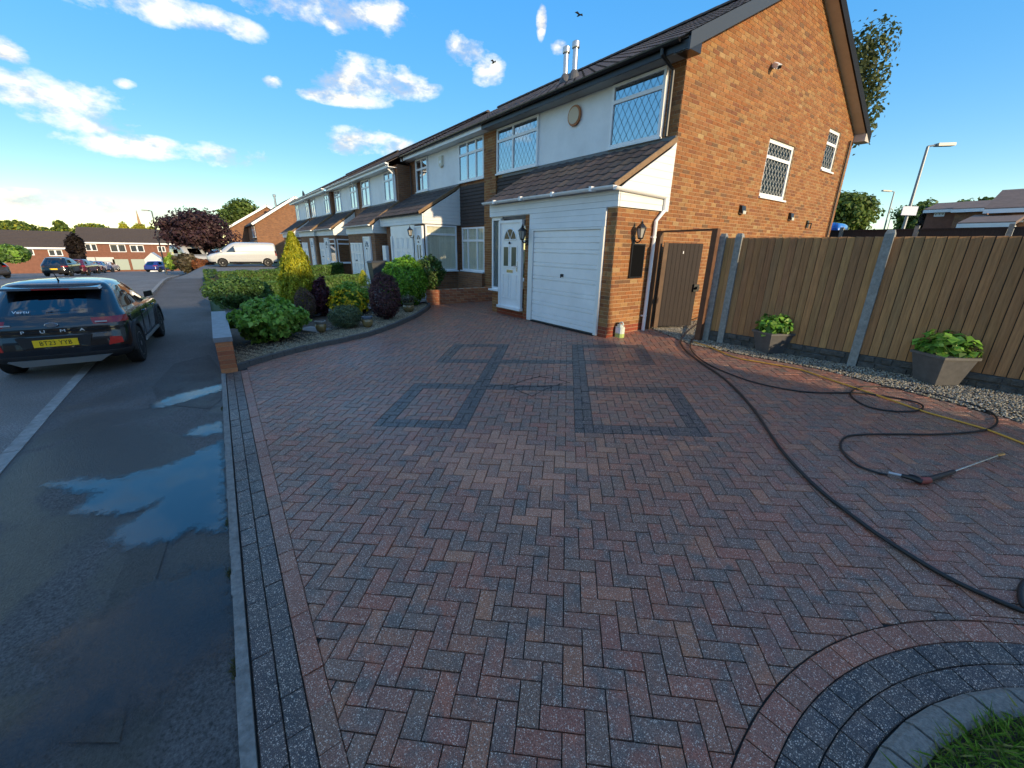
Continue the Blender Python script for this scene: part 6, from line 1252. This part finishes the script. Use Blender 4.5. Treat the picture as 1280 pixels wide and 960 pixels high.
far_row('red brick terrace with brown roof and white garages across the junction', -100, 96, 217, 303.5, 286.5, 339, [(108, 120, 305, 313.5), (139, 156, 305.5, 315), (164, 179, 306.5, 315), (198, 206, 308, 315)], [(100, 142, 321.5, 338.5, GWH), (144, 160, 324, 337.5, GG), (167, 182, 324, 337, GG)], None)
far_row('left red brick terrace with long brown roof behind parked cars', -88, -40, 85, 309, 289, 345, [(27, 41, 311, 319), (62, 77, 312, 320)], [], None)
# gable-ended houses beyond the van
def gable_house(label, X, Yf, depth_, ze, zr2, zb, L, win):
    H = thing('gable_house', label, 'house', (X-L/2, Yf+depth_/2, zb)); ym = Yf+depth_/2; m = MB(); m.box(X-L, X, Yf, Yf+depth_, zb, ze); m.hexa([(X-L, Yf, ze), (X, Yf, ze), (X, Yf+depth_, ze), (X-L, Yf+depth_, ze)], [(X-L, ym-.01, zr2-.1), (X, ym-.01, zr2-.1), (X, ym+.01, zr2-.1), (X-L, ym+.01, zr2-.1)]); m.build('wall', BRF, H)
    m = MB()
    for s in (-1, 1):
        ya = ym+s*(depth_/2+.35); za = ze-(zr2-ze)*.35/(depth_/2); m.hexa([(X-L, ya, za), (X+.3, ya, za), (X+.3, ym, zr2), (X-L, ym, zr2)], [(X-L, ya, za+.16), (X+.3, ya, za+.16), (X+.3, ym, zr2+.16), (X-L, ym, zr2+.16)])
    rf = m.build('roof', ROOF2, H)
    for s in (-1, 1): m = MB(); ya = ym+s*(depth_/2+.3); za = ze-.12; m.bar((X+.32, ya, za+.0), (X+.32, ym, zr2+.02), .04, .24, up=(0, 0, 1)); m.build('bargeboard', WHITE, rf)
    if win:
        F = FR(Yf); window(H, F, X-3.6, X-.4, ze-1.5, ze-.3, .0, (.33, .66), .7, gl='glass'); m = MB(); m.hexa([(X-6, Yf-1.2, ze-2.6), (X+.1, Yf-1.2, ze-2.6), (X+.1, Yf, ze-2.6), (X-6, Yf, ze-2.6)], [(X-6, Yf-.05, ze-1.75), (X+.1, Yf-.05, ze-1.75), (X+.1, Yf, ze-1.75), (X-6, Yf, ze-1.75)]); m.build('porch_roof', ROOF2, H); m = MB(); m.box(X-6, X, Yf-1.1, Yf, zb, ze-2.62); m.build('porch_wall', WHITEP, H)
    return H
XH = -57.0; A = onX(368, 247, XH); E_ = onX(318, 279, XH); yf_ = E_[1]
gable_house('orange brick house with plain gable end beyond the white van', XH, yf_, 2*(A[1]-yf_), E_[2], A[2], -1.2, 9, True)
A2 = onX(336, 264, -66); gable_house('second brick house stepping down behind the plain gable end', -66, onX(287, 284, -66)[1], 9.0, onX(287, 284, -66)[2], onX(342, 258, -66)[2], -2.0, 9, False)
f_ = onX(343, 246, -60); t = thing('flue_pipe', 'thin metal flue above roof of plain gable house', 'flue', (f_[0], f_[1], f_[2]-1.5)); m = MB(); m.lathe([(.12, -1.6), (.12, 0), (.2, .02), (.2, .25), (.05, .3)], f_, 10); m.build('flue_pipe', STEEL, t)
# low white garage and shed
c = onX(193, 338, -88); t = thing('white_garage', 'small white gabled garage behind the deep blue car', 'garage', tuple(c)); y0, y1 = onX(183, 335, -88)[1], onX(204, 335, -88)[1]; zE, zA = onX(193, 324, -88)[2], onX(196, 316, -88)[2]; ya, yb = min(y0, y1), max(y0, y1); m = MB(); m.hexa([(-93, ya, c[2]-.5), (-88, ya, c[2]-.5), (-88, yb, c[2]-.5), (-93, yb, c[2]-.5)], [(-93, ya, zE), (-88, ya, zE), (-88, yb, zE), (-93, yb, zE)]); m.hexa([(-93, ya, zE), (-88, ya, zE), (-88, yb, zE), (-93, yb, zE)], [(-93, (ya+yb)/2-.01, zA), (-88, (ya+yb)/2-.01, zA), (-88, (ya+yb)/2+.01, zA), (-93, (ya+yb)/2+.01, zA)]); m.build('wall', GWH, t); m = MB(); SD(-88).box(m, ya+.4, yb-.4, c[2]-.3, zE-.2, .0, .06); m.build('garage_door', WHITE, t)
# church spire
c = at(175, 282, 330); t = thing('church_spire', 'slender church spire rising above distant trees', 'spire', (c[0], c[1], c[2]-14)); tp = at(172.5, 263, 330); w = 1.1; m = MB(); m.hexa([(c[0]+a*w, c[1]+b_*w, c[2]-14) for a, b_ in ((-1, -1), (1, -1), (1, 1), (-1, 1))], [(c[0]+a*w, c[1]+b_*w, c[2]-1) for a, b_ in ((-1, -1), (1, -1), (1, 1), (-1, 1))]); m.build('tower', mat('spire_stone', (.42, .25, .14), .9, n_scale=1, n_amt=.2), t); m = MB(); m.lathe([(1.1, 0), (.6, (tp[2]-c[2])*.45), (.08, tp[2]-c[2]+1)], (c[0], c[1], c[2]-1), 8); m.build('spire', MATS['spire_stone'], t)
# ================================================================== street lamps, signs
def street_lamp(label, ptop, pbase, dist, arm, dark=False, sign=False):
    a, b_ = at(*ptop, dist), at(*pbase, dist); d = a-b_; b0 = a-d/np.linalg.norm(d)*8.5; b0 = np.array([a[0]-(a[0]-b_[0])*.35, a[1]-(a[1]-b_[1])*.35, min(b_[2], a[2]-7)]); t = thing('street_lamp', label, 'street lamp', tuple(b0)); mt = mat('lamp_grey', (.25, .27, .29), .5, metal=.5) if not dark else mat('lamp_dark', (.03, .035, .045), .5); m = MB(); m.tube([b0, b0*.6+a*.4, a], [.09, .065, .05], 10); m.build('column', mt, t)
    arm = np.array(arm, float); m = MB(); m.tube([a, a+arm*.3+np.array([0, 0, .05]), a+arm+np.array([0, 0, .07])], .035, 8); m.build('arm', mt, t); m = MB(); m.bar(a+arm*.35+np.array([0, 0, .06]), a+arm*1.1+np.array([0, 0, .09]), .24, .11); m.build('lamp_head', mat('lamp_head', (.42, .40, .34), .4), t)
    if sign: s_ = at(*sign, dist-.2); m = MB(); u = RT.copy(); u[2] = 0; u /= np.linalg.norm(u); m.bar(s_-u*.33, s_+u*.33, .02, .36); m.build('sign_plate', mat('sign_white', (.55, .58, .72), .5), t)
    return t
rx = RT.copy(); rx[2] = 0; rx /= np.linalg.norm(rx)
street_lamp('tall grey street lamp with a small sign beyond the fence', (1160, 183), (1128, 296), 26, rx*.95, sign=(1137, 263.5)); street_lamp('distant grey street lamp beyond the fence without sign', (1118, 240), (1106, 296), 52, -rx*1.0); street_lamp('dark street lamp standing above the red terrace roof', (189.5, 264), (195, 292), 62, -rx*.9, dark=True)
street_lamp('faintest thin street lamp farthest down the road', (1116, 262), (1110, 296), 90, -rx*.3)
# ================================================================== trees
def tree(name, label, x0, x1, y0, y1, dist, cols, n=2600, size=.3, clumps=16, trunk=True, group=None, zb=None, seed=0, flat=1.0):
    c = at((x0+x1)/2, (y0+y1)/2, dist); dp = depth(c); cosv = 1.0; rx_ = (x1-x0)/2*dp/FPX*.92; rz = (y1-y0)/2*dp/FPX*.95; zb = c[2]-rz*1.6 if zb is None else zb; t = thing(name, label, 'tree', (c[0], c[1], zb), group); parts = []; r2 = random.Random(hash(label) % 1000+seed)
    ct = []
    for k in range(clumps):
        while True:
            q = np.array([r2.uniform(-1, 1) for _ in range(3)])
            if np.linalg.norm(q) < 1: break
        q *= .72; cc = c+np.array([q[0]*rx_, q[1]*rx_*flat, q[2]*rz]); ct.append(cc); k2 = r2.uniform(.30, .48); parts.append(leaf_cloud(n//clumps, cc, (rx_*k2, rx_*k2*flat, rz*k2*1.0), size, np.array(cols)*r2.uniform(.8, 1.2), .35, .35, .25, .6))
    foliage('crown', t, parts)
    m = MB(); w = max(.12, rx_*.06); m.tube([(c[0], c[1], zb-.3), (c[0]+.1*w, c[1], zb*.5+c[2]*.5), (c[0], c[1], c[2]+rz*.2)], [w*1.4, w, w*.4], 8)
    for cc in ct[:8]: m.tube([(c[0], c[1], zb*.4+c[2]*.6), np.array([c[0], c[1], c[2]])*.5+cc*.5-np.array([0, 0, rz*.1]), cc], [w*.5, w*.3, w*.1], 6)
    m.build('trunk', BARK, t); return t
TG = [(.11, .17, .03), (.14, .21, .04), (.08, .13, .03), (.17, .23, .05)]; TY = [(.42, .40, .04), (.32, .35, .04), (.50, .46, .05)]
tree('copper_beech', 'dark purple leaved tree overhanging road end beside gable houses', 199, 291, 261, 316, 54, [(.07, .034, .042), (.09, .045, .05), (.055, .03, .038), (.11, .065, .06)], 20000, .16, 34, zb=-2.6)
tree('leafy_tree', 'sunlit green tree rising behind the purple tree', 275, 332, 251, 300, 85, TG, 12000, .26, 26)
tree('leafy_tree', 'rounded green tree over left end of brown terrace roof', -5, 42, 275, 300, 150, TG+TY[:1], 7000, .38, 18); tree('leafy_tree', 'olive tree between the two distant terrace roofs', 63, 90, 275, 298, 140, TG+TY[1:2], 5000, .34, 14)
tree('leafy_tree', 'broad yellow-green tree over the red terrace ridge', 94, 134, 277, 300, 150, TG+TY, 6500, .36, 16); tree('leafy_tree', 'yellow pointed tree left of church spire', 147, 165, 274, 300, 160, TY, 4000, .32, 12); tree('leafy_tree', 'bright yellow tree right of church spire', 165, 183, 279, 300, 165, TY, 4000, .32, 12); tree('leafy_tree', 'low yellow-green tree by the dark street lamp', 182, 199, 283, 300, 170, TY+TG, 1200, .5, 8); tree('leafy_tree', 'low yellow-green belt of tree behind left roof', 38, 68, 284, 300, 170, TY+TG, 1400, .5, 8)
tree('leafy_tree', 'dark conical tree in gap between red brick terraces', 84, 103, 292, 330, 66, [(.03, .022, .022), (.04, .03, .025)], 1600, .3, 10)
tree('leafy_tree', 'branching tree with sparse leaves behind the gable roof', 1022, 1114, 30, 190, 26, [(.10, .12, .04), (.08, .10, .035), (.13, .15, .05)], 3400, .10, 34, zb=.4)
tree('leafy_tree', 'dense green tree behind the blue van', 1020, 1100, 238, 300, 55, TG, 12000, .20, 30); tree('leafy_tree', 'light green tree behind tall street lamp', 1122, 1190, 245, 300, 62, TG+[(.12, .17, .05)], 10000, .20, 26); tree('leafy_tree', 'dark green tree behind the brown roofs', 1188, 1236, 241, 290, 75, DGR+TG, 8000, .24, 20); tree('leafy_tree', 'dark reddish small tree beside distant brick house', 1148, 1172, 258, 298, 50, [(.05, .035, .03), (.06, .05, .03)], 1500, .2, 10)
def bush(label, x0, x1, y0, y1, dist, cols, n, size): return shrub('shrub', label, x0, x1, y0, y1, cols, n, size, dist=dist, twig=True)
bush('bright yellow-green bush by white garage', 209, 224, 320, 337, 52, GRN+YG, 900, .16); bush('brown grassy clump at road end under purple tree', 222, 250, 318, 340, 48, [(.13, .10, .06), (.10, .09, .05), (.16, .13, .08)], 1400, .2); bush('terracotta coloured low mound of shrub beside van', 243, 268, 325, 338, 46, [(.30, .12, .05), (.24, .09, .04)], 1100, .14); bush('grey green bushes below the purple tree', 228, 262, 300, 326, 60, [(.10, .11, .06), (.08, .10, .05)], 1500, .22); bush('rounded garden hedge bush beside left terrace', -8, 36, 308, 328, 48, GRN+DGR, 2200, .2)
vehicle('parked_van', 'white people carrier facing the road under purple tree', tuple([*at(229, 334, 56)[:2], at(229, 331, 56)[2]]), R_(20), VAN, paint('vanwhite', (.52, .52, .51)), axle=(.85, 4.05), belt=(1.16, 1.70), side=(.8, 4.15), bpill=(2.4, 2.5), lamp=(.9, 1.3), cat='van', clad=.42, wheel_y=.84)
vehicle('parked_car', 'blue hatchback tucked between mound and white van', tuple([*at(256, 329, 62)[:2], at(256, 329, 62)[2]]), R_(100), HATCH, paint('midblue', (.03, .09, .22)))
# ================================================================== beyond the fence
Y2 = 17.5; A, B = onY(1060, 283, Y2), onY(1300, 286, Y2); f2 = thing('fence', 'dark panel fence across the road behind the board fence', 'fence', (A[0], Y2, .4)); zt2 = onY(1180, 286, Y2)[2]; x = A[0]-2
while x < 6:
    m = MB(); m.box(x+.06, x+1.80, Y2, Y2+.04, .5, zt2-.02); m.build('panel', mat('dark_fence', (.035, .026, .024), .8, n_scale=6, n_amt=.4, stretch=(8, 8, .7)), f2); m = MB(); m.box(x-.05, x+.05, Y2-.04, Y2+.06, .4, zt2+.10); m.build('post', CONC, f2); m = MB(); m.box(x+.05, x+1.81, Y2-.02, Y2+.06, zt2-.02, zt2+.02); m.build('capping', MATS['dark_fence'], f2); x += 1.86
bv = onY(1048, 288, 22); vehicle('parked_van', 'bright blue van showing above the fence beside gable wall', (onY(1060, 288, 22)[0], 22, onY(1050, 279, 22)[2]-1.96), R_(186), VAN, paint('vanblue', (.01, .14, .55)), axle=(.85, 4.05), belt=(1.16, 1.72), side=(.5, 4.15), bpill=(2.4, 2.5), lamp=(.9, 1.3), cat='van', clad=.42, wheel_y=.84)
def side_house(label, px0, px1, Y, ye, yr, wins, wm, dep=7):
    A, B = onY(px0, ye, Y), onY(px1, ye, Y); R2 = onY((px0+px1)/2, yr, Y+dep/2); H = thing('brick_house', label, 'house', ((A[0]+B[0])/2, Y, .4)); m = MB(); m.box(A[0], B[0], Y, Y+dep, .2, A[2]); m.build('wall', wm, H); m = MB()
    for ya, yb in ((Y-.3, Y+dep/2), (Y+dep+.3, Y+dep/2)): m.hexa([(A[0]-.2, ya, A[2]-.1), (B[0]+.2, ya, A[2]-.1), (B[0]+.2, yb, R2[2]), (A[0]-.2, yb, R2[2])], [(A[0]-.2, ya, A[2]+.05), (B[0]+.2, ya, A[2]+.05), (B[0]+.2, yb, R2[2]+.15), (A[0]-.2, yb, R2[2]+.15)])
    m.build('roof', mat('roof_brown', (.20, .135, .105), .9, n_scale=4, n_amt=.25), H); m = MB(); m.box(A[0]-.2, B[0]+.2, Y-.33, Y-.28, A[2]-.2, A[2]); m.build('fascia', WHITE, H)
    for (a, b, c, d) in wins:
        P, Q = onY(a, d, Y), onY(b, c, Y); F = FR(Y); f = MB(); F.box(f, P[0], Q[0], P[2], Q[2], 0, .05); w = f.build('window', WHITE, H)
        for k in range(3): g = MB(); u = P[0]+(Q[0]-P[0])*k/3; F.box(g, u+.08, u+(Q[0]-P[0])/3-.08, P[2]+.1, Q[2]-.1, .05, .06); g.build('pane', MATS['far_pane'], w)
    return H
side_house('distant brick house with white three-light window over the fence', 1160, 1196, 46, 263, 256, [(1167, 1182, 264.5, 271)], RED); side_house('brown roofed house beside the one with white window', 1196, 1236, 42, 262, 254, [(1212, 1224, 272, 277)], BRF); side_house('tall brown roofed house rising at edge of terrace over fence', 1238, 1300, 34, 262, 240, [(1270, 1282, 270, 278)], BRF); side_house('white fronted low house under the tall brown roof', 1205, 1262, 31, 280, 272, [(1215, 1226, 282, 286)], GWH)
# ------------------------------------------------------------------ unseen houses added to keep the low sun off the drive
def shade_house(label, x0, x1, y0, y1):
    H = thing('unseen_shade_house', label, 'house', ((x0+x1)/2, (y0+y1)/2, .2)); xm = (x0+x1)/2; m = MB(); m.box(x0, x1, y0, y1, 0, 5.4); m.hexa([(x0, y0, 5.4), (x1, y0, 5.4), (x1, y1, 5.4), (x0, y1, 5.4)], [(xm-.01, y0, 9.0), (xm+.01, y0, 9.0), (xm+.01, y1, 9.0), (xm-.01, y1, 9.0)]); m.build('wall', BRF, H); m = MB()
    for a in (x0-.3, x1+.3): m.hexa([(a, y0-.25, 5.25), (a, y1+.25, 5.25), (xm, y1+.25, 9.05), (xm, y0-.25, 9.05)], [(a, y0-.25, 5.4), (a, y1+.25, 5.4), (xm, y1+.25, 9.2), (xm, y0-.25, 9.2)])
    m.build('roof', ROOF2, H); P = Plane((x0, 0, 0), (0, 1, 0), (-1, 0, 0))
    for u in lin(y0+1.2, y1-2.6, max(1, int((y1-y0)/5))):
        for z in (1.1, 3.7): window(H, P, u, u+1.4, z, z+1.2, .0, (.5,), .7)
shade_house('added unseen brick house shading the drive, opposite the fence', 13.0, 21.0, -7.0, 7.45); shade_house('added unseen brick house blocking low sun behind the driveway', 13.5, 21.5, -24.0, -9.5)
# birds
for k, (x, y) in enumerate(((724, 19), (617, 78))):
    c = at(x, y, 45); t = thing('bird', ('small dark bird gliding above the flue pipes', 'smaller dark bird beside the broken cloud')[k], 'bird', tuple(c)); m = MB(); s_ = .5 if k == 0 else .3; m.lathe([(.02, -.3), (.07, -.1), (.06, .1), (.01, .28)], c, 8, ax='x'); m.build('body', INK, t)
    for sg in (-1, 1): m = MB(); V = [c+np.array([-.05, 0, .03]), c+np.array([.1, 0, .03]), c+np.array([.08, sg*s_*.6, .16]), c+np.array([-.06, sg*s_, .08])]; m.hexa(V, [v+np.array([0, 0, .015]) for v in V]); m.build('wing', INK, t)
S.cycles.max_bounces = 8; S.cycles.transparent_max_bounces = 12
